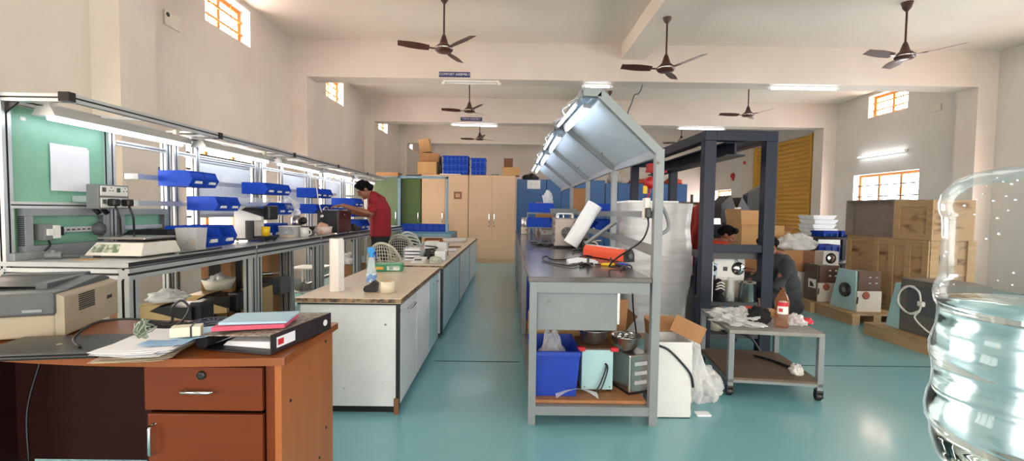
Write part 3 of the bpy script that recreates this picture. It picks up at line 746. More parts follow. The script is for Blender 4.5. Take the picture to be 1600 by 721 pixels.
solo('white_sack', MB().lump((-2.55, 3.93, .575), .08, .08, .08, 12, .3), BAGW, 'white plastic sack heaped in the cream bowl', 'sack')
t = thing('tan_container', 'tan upright container with a round dark hole under the second bench', 'container', (-2.4, 4.2, 0))
part('body', MB().box(-2.48, -2.3, 4.12, 4.36, .125, .53), BEIGEM, t, .01)
part('hole', MB().cyl((-2.43, 4.12, .36), (-2.43, 4.115, .36), .035, n=16), BLACK, t)
part('lid', MB().box(-2.48, -2.3, 4.12, 4.36, .53, .545), BLACK, t, .003)
solo('steel_cup', MB().lathe([(.001, 0), (.04, 0), (.045, .08), (.04, .08), (.036, .01), (.001, .01)], (-2.42, 4.2, .546)), STEEL, 'steel cup on top of the tan container', 'cup')
brew_machine('machine_shell', (-2.74, 4.62, .122), -.05, 'tan machine shell with a grey tray, third from the near end', 'machine', BEIGEM, DGREYP, None, 1.3)
t = thing('clamp_tool', 'silver clamp lying on the third tan machine shell', 'clamp', (-2.4, 4.64, .56))
part('jaw', MB().cyl((-2.6, 4.56, .594), (-2.46, 4.66, .594), .02, n=10), STEEL, t)
part('arm', MB().bar((-2.48, 4.65, .6), (-2.4, 4.68, .6), .03, .02), STEEL, t)
for i, (y, x, tilt, w) in enumerate(((4.97, -2.44, .1, .05), (5.03, -2.52, .06, .06), (5.09, -2.6, .03, .05), (5.36, -2.6, .06, .045), (5.48, -2.66, .03, .05))):
    solo('aluminium_profile', MB().extr((x, y, .0), (x - .05, y + tilt, .84), w), AL, 'length of aluminium profile leaning under the bench, %s from the near end' % ['first', 'second', 'third', 'fourth', 'fifth'][i], 'profile bar', 'aluminium profiles leaning under the benches')
t = thing('wire_rack', 'white wire rack of round parts under the third bench', 'rack', (-2.6, 5.8, 0))
part('rack', MB().box(-2.8, -2.4, 5.65, 6.05, .5, .515).box(-2.8, -2.4, 5.65, 6.05, .2, .215).box(-2.8, -2.78, 5.65, 5.67, 0, .5).box(-2.42, -2.4, 5.65, 5.67, 0, .5).box(-2.8, -2.78, 6.03, 6.05, 0, .5).box(-2.42, -2.4, 6.03, 6.05, 0, .5), WHITEP, t)
for k in range(3): solo('round_part', MB().cyl((-2.7 + k * .11, 5.7, .27), (-2.7 + k * .11, 5.85, .27), .05, n=14), STEEL, 'round steel part in the white wire rack', 'part', 'round steel parts in the wire rack')
carton((-2.5, 7.0, 0), .4, .4, .42, .1, 'brown carton under the fourth bench, with a white bag on top', CARD)
solo('white_sack', MB().lump((-2.5, 7.0, .422), .2, .2, .12, 15, .35), BAGW, 'white plastic bag on the brown carton under the fourth bench', 'sack')

# ---------------------------------------------------------------- the man in red
def limb(m, pts, rad, n=14):
    P = [Vector(p) for p in pts]
    cr = catmull([(*p,) for p in P], 5); N = len(cr) - 1
    def rr(u):
        f = u * (len(rad) - 1); i = min(int(f), len(rad) - 2); return rad[i] + (rad[i+1] - rad[i]) * (f - i)
    m.tube(cr, rr, n, smooth=False)
    m.ball(P[0], rad[0], n=12, m=8); m.ball(P[-1], rad[-1], n=12, m=8)
    return m
def loft(m, rings, n=28):
    vs = []
    for c, rx, ry in rings: vs += [(c[0] + rx * math.cos(2*PI*i/n), c[1] + ry * math.sin(2*PI*i/n), c[2]) for i in range(n)]
    k = len(rings)
    m.add(vs, [(j*n + i, j*n + (i+1) % n, (j+1)*n + (i+1) % n, (j+1)*n + i) for j in range(k-1) for i in range(n)] + [list(range(n))[::-1], [(k-1)*n + i for i in range(n)]], 0, True)
    return m
def skinned(o, vox, sm=3):
    r = o.modifiers.new('skin', 'REMESH'); r.mode = 'VOXEL'; r.voxel_size = vox; r.use_smooth_shade = True
    k = o.modifiers.new('soft', 'SMOOTH'); k.iterations = sm; k.factor = .5
def hand(m, w, d, up, thumb, curl=.5, k=1.0):
    """palm and five bent fingers from wrist w towards d; up is the back of the hand"""
    w = Vector(w); d = Vector(d).normalized(); up = Vector(up); up = (up - d * up.dot(d)).normalized(); s = d.cross(up) * thumb
    for q in (-.022, -.008, .008, .022): limb(m, [w, w + d * .045 * k + s * q * .8, w + d * .09 * k + s * q], [.021 * k, .017 * k, .013 * k], 10)
    for q, L in ((.03, .07), (.01, .08), (-.01, .075), (-.029, .058)):
        b0 = w + d * .088 * k + s * q
        p1 = b0 + (d * math.cos(curl * .5) - up * math.sin(curl * .5)) * L * .45
        p2 = p1 + (d * math.cos(curl * 1.3) - up * math.sin(curl * 1.3)) * L * .33
        p3 = p2 + (d * math.cos(curl * 2) - up * math.sin(curl * 2)) * L * .25
        limb(m, [b0, p1, p2, p3], [.0105, .0095, .0085, .0075], 8)
    b0 = w + d * .03 + s * .028
    limb(m, [b0, b0 + d * .03 + s * .03 - up * .01, b0 + d * .065 + s * .035 - up * .025], [.014, .012, .0095], 8)
def head(m, c, fwd, up, k=1.0):
    """skull, jaw, nose, ears, lips, brow; c is the middle of the head"""
    f = Vector(fwd).normalized(); u = Vector(up); u = (u - f * u.dot(f)).normalized(); r = f.cross(u)
    R = Matrix((r, f, u)).transposed(); c = Vector(c)
    at = lambda a, b_, z: c + (r * a + f * b_ + u * z) * k
    m.ball(at(0, -.012, .025), .074*k, .094*k, .092*k, 20, 14, rot=R)
    m.ball(at(0, .028, -.035), .058*k, .062*k, .08*k, 18, 12, rot=R)
    m.ball(at(0, .062, -.088), .03*k, .026*k, .024*k, 12, 8, rot=R)
    limb(m, [at(0, .09, .018), at(0, .108, -.012), at(0, .104, -.026)], [.009*k, .0135*k, .012*k], 10)
    for s_ in (-1, 1):
        m.ball(at(s_ * .013, .098, -.028), .009*k, n=8, m=6)
        m.ball(at(s_ * .03, .078, .026), .022*k, .012*k, .009*k, 10, 6, rot=R)
        m.ball(at(s_ * .036, .068, -.018), .02*k, .014*k, .02*k, 10, 6, rot=R)
        m.ball(at(s_ * .077, -.012, -.008), .011*k, .019*k, .031*k, 12, 8, rot=R)
    m.ball(at(0, .086, -.05), .024*k, .012*k, .007*k, 10, 6, rot=R); m.ball(at(0, .084, -.062), .021*k, .012*k, .008*k, 10, 6, rot=R)
    return at, R
t = thing('person', 'person in a maroon polo shirt bending over the left bench, hands on the dark machine', 'person', (-1.85, 6.4, 0))
m = MB()
at_, R_ = head(m, (-2.06, 6.39, 1.545), (-.8, -.32, -.58), (-.5, -.1, .85))
limb(m, [(-1.9, 6.4, 1.4), (-1.97, 6.4, 1.47), (-2.03, 6.4, 1.52)], [.068, .058, .056])
loft(m, [((-1.84, 6.4, .88), .11, .15), ((-1.84, 6.4, .96), .12, .155), ((-1.84, 6.4, 1.1), .115, .15), ((-1.84, 6.4, 1.22), .12, .17), ((-1.855, 6.4, 1.33), .115, .185), ((-1.875, 6.4, 1.4), .09, .17), ((-1.895, 6.4, 1.45), .06, .08)])
LA = [(-1.885, 6.22, 1.405), (-1.895, 6.165, 1.22), (-2.12, 6.09, 1.28), (-2.25, 6.06, 1.325)]
RA = [(-1.885, 6.58, 1.405), (-1.92, 6.63, 1.18), (-2.12, 6.5, 1.2), (-2.22, 6.42, 1.22)]
limb(m, [LA[0], LA[1]], [.058, .043]); limb(m, LA[1:], [.043, .037, .026])
limb(m, [RA[0], RA[1]], [.058, .043]); limb(m, RA[1:], [.043, .037, .026])
hand(m, LA[3], (-.95, -.15, -.1), (0, 0, 1), 1, .35); hand(m, RA[3], (-.9, -.35, .1), (0, -.3, 1), -1, .6)
for y in (6.31, 6.49):
    limb(m, [(-1.84, y, .92), (-1.86, y, .5), (-1.83, y, .1)], [.09, .062, .042])
body = part('body', m, SKIN, t); skinned(body, .007, 4)
# hair cap: everything above the hairline
h = MB(); h.ball(at_(0, -.022, .036), .083, .101, .094, 22, 14, rot=R_)
for a, b_, z, r_ in ((0, .055, .105, .04), (.035, .05, .1, .036), (-.035, .05, .1, .036), (.06, -.01, .06, .03), (-.06, -.01, .06, .03), (0, -.09, .0, .045), (.05, -.075, -.02, .035), (-.05, -.075, -.02, .035), (0, 0, .12, .045), (.04, -.03, .11, .04), (-.04, -.03, .11, .04)):
    h.ball(at_(a, b_, z), r_, n=12, m=8)
hr = part('hair', h, HAIR, t); skinned(hr, .008, 2)
cut = at_(0, .02, .02)
e = MB()
for s_ in (-1, 1): e.ball(at_(s_ * .032, .088, .008), .012, .006, .005, 8, 6, rot=R_)
part('eyes', e, BLACK, t)
e = MB()
for s_ in (-1, 1): e.ball(at_(s_ * .032, .092, .032), .02, .006, .005, 8, 6, rot=R_)
part('eyebrows', e, HAIR, t)
c = MB()
loft(c, [((-1.845, 6.4, .895), .15, .195), ((-1.84, 6.4, .94), .146, .188), ((-1.84, 6.4, 1.08), .142, .176), ((-1.84, 6.4, 1.2), .145, .188), ((-1.85, 6.4, 1.3), .142, .205), ((-1.868, 6.4, 1.38), .118, .2), ((-1.885, 6.4, 1.43), .09, .13), ((-1.9, 6.4, 1.455), .075, .09)])
limb(c, [LA[0], (-1.893, 6.175, 1.27)], [.076, .066]); limb(c, [RA[0], (-1.91, 6.615, 1.25)], [.076, .066])
limb(c, [(-1.895, 6.4, 1.42), (-1.94, 6.4, 1.462)], [.088, .076])
sh_ = part('polo_shirt', c, MAROON, t); skinned(sh_, .01, 3)
g = MB()
for y in (6.31, 6.49): limb(g, [(-1.84, y, .93), (-1.86, y, .5), (-1.835, y, .06)], [.1, .085, .064])
g.ball((-1.84, 6.4, .87), .132, .178, .09, 20, 12)
tr_ = part('trousers', g, TROUS, t); skinned(tr_, .012, 2)
for y in (6.3, 6.5):
    part('shoe', MB().ball((-1.88, y, .045), .14, .05, .05, 16, 10).box(-2.0, -1.75, y - .045, y + .045, 0, .02), BLACK, t)
# ---------------------------------------------------------------- the desk in front
t = thing('office_desk', 'orange brown veneer office desk with a drawer pedestal in the lower left', 'desk', (-1.6, 1.75, 0))
DX0, DX1 = -2.25, -.79
def front(x):
    u = max(0, (x + 1.98) / 1.19); return 1.6 - .035 * u - .045 * math.sin(PI * u)
top = [(x, front(x)) for x in [DX0 + (DX1 - DX0) * i / 24 for i in range(25)]] + [(DX1, 2.07), (DX0, 2.07)]
part('desktop', MB().prism(top, .722, .75, 'z'), WOODX, t, .006)
part('side_panel', MB().box(-.835, -.81, 1.585, 2.05, 0, .722), WOOD, t, .002)
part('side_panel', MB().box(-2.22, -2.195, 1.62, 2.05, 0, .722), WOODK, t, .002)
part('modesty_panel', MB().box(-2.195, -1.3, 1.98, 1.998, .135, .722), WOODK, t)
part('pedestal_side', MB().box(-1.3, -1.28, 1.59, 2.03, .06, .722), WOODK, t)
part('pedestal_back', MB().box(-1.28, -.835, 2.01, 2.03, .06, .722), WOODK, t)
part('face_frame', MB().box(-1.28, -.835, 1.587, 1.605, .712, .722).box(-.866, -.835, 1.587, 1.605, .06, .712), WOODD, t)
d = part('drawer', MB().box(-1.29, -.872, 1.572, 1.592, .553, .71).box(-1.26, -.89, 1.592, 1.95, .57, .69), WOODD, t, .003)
part('handle', MB().tube([(-1.145, 1.572, .626), (-1.145, 1.55, .629), (-1.14, 1.546, .629), (-1.045, 1.546, .629), (-1.04, 1.55, .629), (-1.04, 1.572, .626)], .006, 8, smooth=False), CHROME, d)
part('lock', MB().lathe([(.016, 0), (.015, .006), (.008, .008)], (-1.085, 1.572, .682), axis=(0, -1, 0), n=16), DSTEEL, d)
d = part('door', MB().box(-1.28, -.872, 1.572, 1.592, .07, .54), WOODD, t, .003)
part('handle', MB().tube([(-1.255, 1.572, .505), (-1.255, 1.55, .503), (-1.255, 1.546, .495), (-1.255, 1.546, .405), (-1.255, 1.55, .4), (-1.255, 1.572, .398)], .006, 8, smooth=False), CHROME, d)
for y, z in ((1.65, .56), (1.97, .69), (1.97, .3), (1.9, .2)): part('screw_cap', MB().cyl((-.811, y, z), (-.807, y, z), .006, n=10), BLACK, t)
solo('hanging_cable', MB().tube([(-2.05, 1.9, .004 + .006), (-2.04, 1.88, .2), (-2.06, 1.9, .4), (-2.03, 1.93, .6), (-2.02, 1.95, .7)], .005, 6), BLACK, 'thin black cord hanging in the dark kneehole of the desk', 'cord')

# printer
t = thing('laser_printer', 'aged beige and grey laser printer on the left of the desk', 'printer', (-1.98, 1.96, .75))
X0, X1, Y0, Y1 = -2.35, -1.62, 1.7, 2.02
def pr(lo, hi, m, nm, bv=.008): return part(nm, lo, m, t, bv)
M_ = Matrix.Translation((-1.76, 1.77, 0)) @ Matrix.Rotation(.34, 4, 'Z')
def L_(b): return b.xf(M_)
part('lower_body', L_(MB().box(-.4, -.03, .0, .42, .757, .845)), PRB, t, .008)
part('front_cover', L_(MB().box(-.4, -.025, -.015, .1, .846, .935)), DGREYP, t, .01)
part('side_cover', L_(MB().prism([(-.03, .757), (.0, .757), (.0, .915), (-.03, .93)], .0, .43, 'y')), PRB, t, .008)
part('top_cover', L_(MB().prism([(.1, .845), (.43, .845), (.43, .935), (.36, .955), (.1, .935)], -.4, -.031, 'x')), DGREYP, t, .006)
part('output_well', L_(MB().hexa([(-.36, .14, .936), (-.16, .14, .936), (-.16, .34, .936), (-.36, .34, .936)], [(-.38, .1, .957), (-.14, .1, .945), (-.14, .38, .958), (-.38, .38, .958)])), BLACK, t)
part('top_rim', L_(MB().box(-.4, -.1, .38, .43, .93, .966).box(-.14, -.1, .1, .4, .93, .958)), DGREYP, t, .005)
v = MB()
for i in range(8): v.box(-.001, .003, .1, .22, .84 + i * .009, .845 + i * .009)
part('vent', L_(v), BLACK, t)
part('port', L_(MB().box(-.001, .002, .33, .37, .845, .86)), BLACK, t)
part('badge', L_(MB().box(-.12, -.06, -.018, -.014, .862, .872)), mat('badge', '8d9094', .4), t)
for x in (-.36, -.06):
    for y in (.05, .38): part('foot', L_(MB().cyl((x, y, .75), (x, y, .76), .02, n=10)), BLACK, t)

# laptop
t = thing('laptop', 'closed black laptop with a silver emblem on the front left of the desk', 'laptop', (-1.65, 1.6, .75))
M2 = Matrix.Translation((-1.62, 1.60, .7505)) @ Matrix.Rotation(.16, 4, 'Z')
q = MB().box(-.2, .19, -.11, .13, .004, .018); q.xf(M2); part('base', q, BLACK, t, .006)
q = MB().box(-.2, .19, -.11, .13, .0185, .027); q.xf(M2); part('lid', q, mat('laptop lid', '2b2d33', .3, col2='26282d'), t, .005)
e = MB().add([(-.005, -.0, .0275), (.005, .012, .0275), (.015, .0, .0275), (.005, -.012, .0275)], [(0, 1, 2, 3)]).add([(-.02, .0, .0275), (-.011, .009, .0275), (-.009, .007, .0275), (-.016, .0, .0275)], [(0, 1, 2, 3)]).add([(.03, .0, .0275), (.021, -.009, .0275), (.019, -.007, .0275), (.026, .0, .0275)], [(0, 1, 2, 3)])
e.xf(M2); part('emblem', e, CHROME, t)
for x in (-.17, .16):
    for y in (-.08, .1): q = MB().cyl((x, y, 0), (x, y, .005), .012, n=10); q.xf(M2); part('foot', q, BLACK, t)
solo('cable_loop', MB().tube([(-1.5, 1.56, .78), (-1.56, 1.6, .8), (-1.56, 1.68, .835), (-1.5, 1.75, .835), (-1.42, 1.8, .815), (-1.36, 1.8, .815), (-1.35, 1.79, .87), (-1.32, 1.8, .9), (-1.29, 1.8, .87), (-1.31, 1.79, .82), (-1.36, 1.8, .79)], .0045, 6), BLACK, 'black cable looping over the laptop corner', 'cable')
solo('black_pouch', MB().hexa([(-1.56, 1.86, .752), (-1.36, 1.84, .752), (-1.33, 1.92, .752), (-1.55, 1.93, .752)], [(-1.55, 1.87, .785), (-1.37, 1.855, .785), (-1.35, 1.91, .785), (-1.54, 1.92, .785)]), BLACKC, 'flat black pouch behind the laptop', 'pouch', bev=.008)

# papers, wire ball, small box
def sheets(name, c, rz, sx, sy, z, n, m, label, group=None, curl=.01):
    q = MB()
    for i in range(n):
        a = rnd.uniform(-.16, .16) if n > 1 else 0; dx = rnd.uniform(-.012, .012); dy = rnd.uniform(-.012, .012); zz = i * .0022
        s = MB().grid(lambda u, v: ((u - .5) * sx, (v - .5) * sy, zz + curl * (abs(u - .5) ** 2 + .5 * noise.noise(Vector((u * 3, v * 3, i)) ) * .3)), 8, 8, thick=.001)
        s.rotz(rz + a).xf(Matrix.Translation((c[0] + dx, c[1] + dy, z + .0015))); q.add(s.v, s.f, 0, False)
    return solo(name, q, m, label, 'papers' if n > 1 else 'paper', group)
sheets('paper_stack', (-1.3, 1.63, 0), .3, .22, .28, .751, 7, mat('brownish paper', 'b5a58f', .8), 'pile of brownish papers at the bottom of the heap on the desk')
sheets('paper_stack', (-1.29, 1.64, 0), .15, .22, .29, .77, 9, PAPER, 'pile of loose white papers beside the laptop', curl=.02)
sheets('paper_sheet', (-1.2, 1.69, 0), .5, .12, .16, .797, 1, mat('pale blue paper', '9fc4e0', .7), 'pale blue leaflet on top of the paper pile', curl=.02)
sheets('paper_sheet', (-1.22, 1.58, 0), .1, .15, .06, .796, 1, mat('blue strip paper', '8fb7dd', .7), 'pale blue strip of paper at the front of the paper pile', curl=.01)
q = MB(); rr_ = random.Random(3)
pts = [Vector((-1.305, 1.6, .84)) + Vector((rr_.gauss(0, 1), rr_.gauss(0, 1), rr_.gauss(0, 1))).normalized() * .033 for _ in range(46)]
q.tube(pts, .0022, 5, k=5)
solo('wire_ball', q, mat('silvery green wire', '8d9a8b', .4, .4), 'crumpled ball of silvery wire on the papers', 'wire ball')
t = thing('adapter_box', 'small cream box with a black band on the papers', 'box', (-1.2, 1.64, .8))
M3 = Matrix.Translation((-1.185, 1.645, .799)) @ Matrix.Rotation(.42, 4, 'Z')
part('box', MB().box(-.05, .045, -.024, .03, .003, .04).xf(M3), mat('cream box', 'd5d2be', .6), t, .003)
part('band', MB().box(.012, .018, -.0255, .0315, .002, .0415).xf(M3), BLACK, t)
solo('bracelet', MB().tube([(-1.5 + .05 * math.cos(a / 12 * 2 * PI), 2.0 + .03 * math.sin(a / 12 * 2 * PI), .757) for a in range(13)], .005, 6), BROWNM, 'brown cord bracelet at the back edge of the desk', 'bracelet')
q = MB()
for k in range(4): q.tube([(-1.3 + r_ * math.cos(a / 16 * 2 * PI), 1.95 + r_ * math.sin(a / 16 * 2 * PI), .757 + .006 * k) for a in range(17) for r_ in (.03 + .018 * k,)], .004, 5, smooth=False)
for a in range(20):
    q.bar((-1.3 + .03 * math.cos(a), 1.95 + .03 * math.sin(a), .757), (-1.3 + .084 * math.cos(a + .35), 1.95 + .084 * math.sin(a + .35), .778), .006, .004)
solo('mesh_dish', q, mat('dark blue mesh', '3a4455', .5), 'dark woven mesh dish behind the binder', 'dish')

# binder with folders
t = thing('ring_binder', 'black marbled ring binder lying on the right of the desk', 'binder', (-.98, 1.74, .75))
M4 = Matrix.Translation((-.85, 1.585, .7525)) @ Matrix.Rotation(math.radians(79), 4, 'Z')
# local: x along the spine (0..0.32), y towards the open side (+)
part('lower_cover', MB().box(0, .37, 0, .29, 0, .004).xf(M4), BLACK, t)
part('upper_cover', MB().hexa([(0, 0, .068), (.37, 0, .068), (.37, .29, .05), (0, .29, .05)], [(0, 0, .072), (.37, 0, .072), (.37, .29, .054), (0, .29, .054)]).xf(M4), MARBLE, t)
s = part('spine', MB().box(0, .37, -.004, .0, 0, .072).xf(M4), mat('binder spine', '201416', .4), t, .002)
part('spine_label', MB().box(.03, .13, -.0055, -.004, .018, .056).xf(M4), PAPER, s)
part('label_mark', MB().box(.035, .065, -.0065, -.0055, .026, .048).xf(M4), RED, s)
part('finger_hole', MB().cyl((.325, -.0065, .038), (.325, -.004, .038), .013, n=20).xf(M4), WHITEP, s)
part('page_block', MB().hexa([(.05, .02, .005), (.345, .02, .005), (.345, .24, .005), (.05, .24, .005)], [(.06, .02, .03), (.345, .02, .05), (.345, .23, .04), (.06, .23, .018)]).xf(M4), PAPER, t)
part('edge_tube', MB().cyl((.0, .285, .027), (.16, .315, .027), .024, n=14).xf(M4), BLACKC, t)
M5 = Matrix.Translation((-.98, 1.74, .826)) @ Matrix.Rotation(.17, 4, 'Z')
solo('pink_folder', MB().hexa([(-.125, -.09, -.003), (.125, -.09, .002), (.125, .09, .002), (-.125, .09, -.003)], [(-.125, -.09, .012), (.125, -.09, .017), (.125, .09, .017), (-.125, .09, .012)]).xf(M5), PINK, 'pink folder lying on the marbled binder', 'folder')
solo('pale_blue_folder', MB().hexa([(-.11, -.07, .0145), (.13, -.085, .019), (.13, .09, .019), (-.11, .09, .0145)], [(-.11, -.07, .024), (.13, -.085, .026), (.13, .09, .026), (-.11, .09, .024)]).xf(M5), LBLUE, 'pale blue folder on top of the pink folder', 'folder')

# ---------------------------------------------------------------- white island cabinets
def island(name, label, x0, x1, y0, y1, zt, ndoor, group, handles=True, body=WORNW, blackpost=False):
    t = thing(name, label, 'cabinet', ((x0 + x1) / 2, (y0 + y1) / 2, 0), 0, group)
    part('plinth', MB().box(x0 + .02, x1 - .03, y0 + .02, y1 - .0, 0, .05), BLACK, t)
    part('carcass', MB().box(x0, x1 - .022, y0, y1, .045, zt - .034), body, t, .002)
    part('edge_strip', MB().box(x1 - .022, x1 - (.0 if not blackpost else .0), y0 - .002, y0 + (.02 if not blackpost else .06), .03, zt - .034), BLACK, t)
    part('countertop', MB().box(x0 - .02, x1 + .015, y0 - .025, y1, zt - .03, zt).box(x0 - .021, x1 + .016, y0 - .026, y0 - .024, zt - .027, zt - .003, 1).box(x1 + .0145, x1 + .016, y0 - .025, y1, zt - .027, zt - .003, 1), [TOPB, TOPEDGE], t)
    part('under_strip', MB().box(x0 - .012, x1 + .008, y0 - .015, y1, zt - .042, zt - .03), BLACK, t)
    w = (y1 - y0 - (.025 if not blackpost else .065)) / ndoor
    for i in range(ndoor):
        a = y0 + (.025 if not blackpost else .065) + i * w
        dd = part('door', MB().box(x1 - .02, x1, a + .004, a + w - .004, .055, zt - .05), SKYLAM if blackpost or i == 2 else body, t, .002)
        if handles and i in (0, 2):
            ym = a + w * .4
            part('handle', MB().tube([(x1, ym, zt - .11), (x1 + .02, ym, zt - .108), (x1 + .024, ym + .01, zt - .108), (x1 + .024, ym + .16, zt - .108), (x1 + .02, ym + .17, zt - .108), (x1, ym + .17, zt - .11)], .006, 8, smooth=False), CHROME, dd)
    return t
island('base_cabinet', 'scuffed white island cabinet with a worn beige top, nearest the desk', -1.29, -.675, 2.76, 4.28, .73, 3, 'white base cabinets')
solo('worn_corner', MB().box(-.705, -.676, 2.742, 2.7575, .0, .1), CARDD, 'brown wooden corner block at the foot of the nearest island cabinet', 'block')
island('base_cabinet', 'white cabinet with pale blue doors and a black end post, just behind the nearest island', -1.14, -.66, 4.44, 5.95, .73, 3, 'white base cabinets', False, WORNW, True)
island('base_cabinet', 'white cabinet with pale blue doors, middle of the row behind the island', -1.14, -.66, 5.977, 7.45, .73, 3, 'white base cabinets', False, WORNW)
island('base_cabinet', 'white cabinet with pale blue doors, far end of the row towards the beige cupboards', -1.14, -.66, 7.477, 8.95, .73, 3, 'white base cabinets', False, WORNW)

T1 = .731
t = thing('film_roll', 'upright roll of clear white film on the island counter', 'film roll', (-1.15, 2.98, T1))
part('roll', MB().cyl((-1.15, 2.98, T1), (-1.15, 2.98, T1 + .35), .044, n=28), mat('film roll', 'e3dad3', .25, col2='d8cdc4', scale=6, stretch=(6, 6, 1), bump=.2), t)
part('core', MB().cyl((-1.15, 2.98, T1 + .35), (-1.15, 2.98, T1 + .352), .02, n=18), CARDD, t)
part('loose_end', MB().grid(lambda u, v: (-1.15 + .046 * math.cos(-.9 + u * .6) + .012 * u * u, 2.98 + .046 * math.sin(-.9 + u * .6), T1 + .005 + v * .34), 6, 6, thick=0), BAGW, t)
t = thing('spray_bottle', 'clear spray bottle with a blue nozzle cap on the island', 'bottle', (-.99, 3.2, T1))
c_ = (-.985, 3.2, T1)
part('bottle', MB().lathe([(.001, 0), (.034, 0), (.036, .02), (.034, .1), (.026, .14), (.022, .18), (.016, .205), (.014, .21)], c_, n=20), film('spray bottle plastic', 'e1eaf0', .4, .12, 0), t)
part('label', MB().lathe([(.0365, .03), (.0365, .09)], c_, n=20), mat('bottle label', '6f9bd2', .5, col2='e6ecf2', scale=25, sharp=(.45, .55)), t)
part('nozzle', MB().box(-1.01, -.962, 3.185, 3.215, T1 + .235, T1 + .275).cyl((-.985, 3.2, T1 + .205), (-.985, 3.2, T1 + .24), .018, n=16), mat('sky blue plastic', '2f94dc', .4), t, .006)
part('trigger', MB().bar((-.965, 3.2, T1 + .245), (-.95, 3.2, T1 + .2), .01, .008), BLUE, t)
t = thing('tape_gun', 'black tape dispenser handle beside the spray bottle', 'tape dispenser', (-.9, 2.93, T1))
part('body', MB().prism([(-.95, T1 + .002), (-.87, T1 + .002), (-.865, T1 + .06), (-.89, T1 + .08), (-.92, T1 + .05), (-.95, T1 + .04)], 2.93, 2.975, 'y'), BLACK, t, .008)
part('blade_edge', MB().box(-.955, -.945, 2.93, 2.975, T1 + .01, T1 + .03), DSTEEL, t)
t = thing('tape_roll', 'roll of clear parcel tape standing by the black tape dispenser', 'tape roll', (-.81, 2.93, T1))
part('tape', MB().lathe([(.033, 0), (.05, 0), (.05, .075), (.033, .075), (.033, 0)], (-.8, 2.95, T1), n=28), mat('clear tape', 'd8cfb7', .2), t)
part('core', MB().lathe([(.031, .001), (.033, .001), (.033, .074), (.031, .074), (.031, .001)], (-.8, 2.95, T1), n=28), CARDT, t)
t = thing('green_carton', 'green printed carton on the back of the island counter', 'carton', (-1.1, 4.05, T1))
M6 = Matrix.Translation((-1.1, 4.03, T1)) @ Matrix.Rotation(.16, 4, 'Z')
part('carton', MB().box(-.16, .14, -.1, .1, .001, .06).xf(M6), GREENBOX, t, .003)
part('label', MB().box(-.11, -.02, -.1015, -.1, .018, .042).xf(M6), mat('orange label', 'e0a23c', .5), t)
part('printed_panel', MB().box(-.15, .13, -.08, .09, .06, .061).xf(M6), mat('pale green print', '9dbfa4', .6, col2='4f9a75', scale=18, sharp=(.45, .55)), t)
part('printed_panel', MB().box(.01, .12, -.1015, -.1, .008, .052).xf(M6), mat('grey green print', '86a898', .6, col2='cfd8cd', scale=30, sharp=(.45, .55)), t)

# items on the row behind
t = thing('paper_tray', 'clear letter tray full of white papers on the second cabinet', 'tray', (-1.18, 4.75, T1))
for i in range(4):
    part('tray', MB().box(-1.13, -.95, 4.78, 5.04, T1 + .001 + i * .035, T1 + .004 + i * .035), CLEAR, t)
    part('paper', MB().box(-1.12, -.96, 4.79, 5.03, T1 + .0045 + i * .035, T1 + .022 + i * .035), PAPER, t)
for x in (-1.134, -.95): part('tray_side', MB().box(x, x + .004, 4.78, 5.04, T1, T1 + .14), CLEAR, t)
solo('phone_box', MB().box(-.93, -.88, 4.96, 5.04, T1, T1 + .1), BLACK, 'small black box behind the clear letter tray', 'box', bev=.004)
t = thing('desk_phone', 'white cordless charger with a grey screen at the front of the second cabinet', 'phone', (-1.0, 4.6, T1))
part('base', MB().prism([(4.53, T1 + .001), (4.75, T1 + .001), (4.75, T1 + .05), (4.53, T1 + .012)], -1.0, -.87, 'x'), WHITEP, t, .004)
part('screen', MB().bar((-.94, 4.6, T1 + .028), (-.94, 4.64, T1 + .036), .07, .004, up=(0, 0, 1)), DGREYP, t)
t = thing('router', 'black box with coiled black cables on the second cabinet', 'router', (-.95, 5.0, T1))
part('case', MB().box(-.99, -.81, 5.08, 5.26, T1 + .001, T1 + .05), BLACK, t, .005)
part('cable', MB().tube([(-.97, 5.1, T1 + .06)] + [(-.9 + .07 * math.cos(a * .9), 5.17 + .05 * math.sin(a * .9), T1 + .07 + .006 * a) for a in range(12)], .008, 6), BLACK, t)
solo('white_block', MB().box(-.81, -.69, 4.85, 5.0, T1, T1 + .1), WCARD, 'white paper block with a curled edge on the second cabinet', 'block', bev=.006)
solo('white_carton', MB().box(-1.04, -.88, 5.5, 5.65, T1, T1 + .16), WCARD, 'white carton with a round logo behind the black router', 'carton', bev=.004)
solo('white_carton', MB().box(-.86, -.74, 5.3, 5.45, T1 + .06, T1 + .16).box(-.86, -.74, 5.3, 5.45, T1, T1 + .06, 1), [WCARD, CARD], 'white over brown small carton beside the router', 'carton', bev=.004)
solo('cloth_rag', MB().lump((-.76, 4.6, T1), .065, .05, .05, 8, .3), mat('grey green rag', 'b9bcae', .9, col2='9da392', scale=25), 'crumpled pale rag at the near edge of the second cabinet', 'rag')
sheets('paper_stack', (-.88, 6.1, 0), .1, .3, .4, T1 + .001, 4, PAPER, 'flat papers on the third cabinet')
solo('white_tray', MB().lathe([(.001, 0), (.2, 0), (.24, .05), (.23, .05), (.19, .008), (.001, .008)], (-.95, 7.8, T1), n=28, sx=.9), WHITEP, 'white shallow tray near the far end of the cabinet row', 'tray')
solo('black_cable_heap', MB().tube([(-1.05 + .1 * math.cos(a * 1.3), 7.0 + .2 * math.sin(a * 1.9), T1 + .012 + .004 * (a % 3)) for a in range(14)], .012, 6), BLACK, 'heap of black cable in front of the white shallow tray', 'cable')
solo('wooden_offcut', MB().bar((-.9, 6.5, T1 + .012), (-.72, 6.6, T1 + .012), .03, .02), CARDD, 'brown strip of wood on the third cabinet', 'strip')

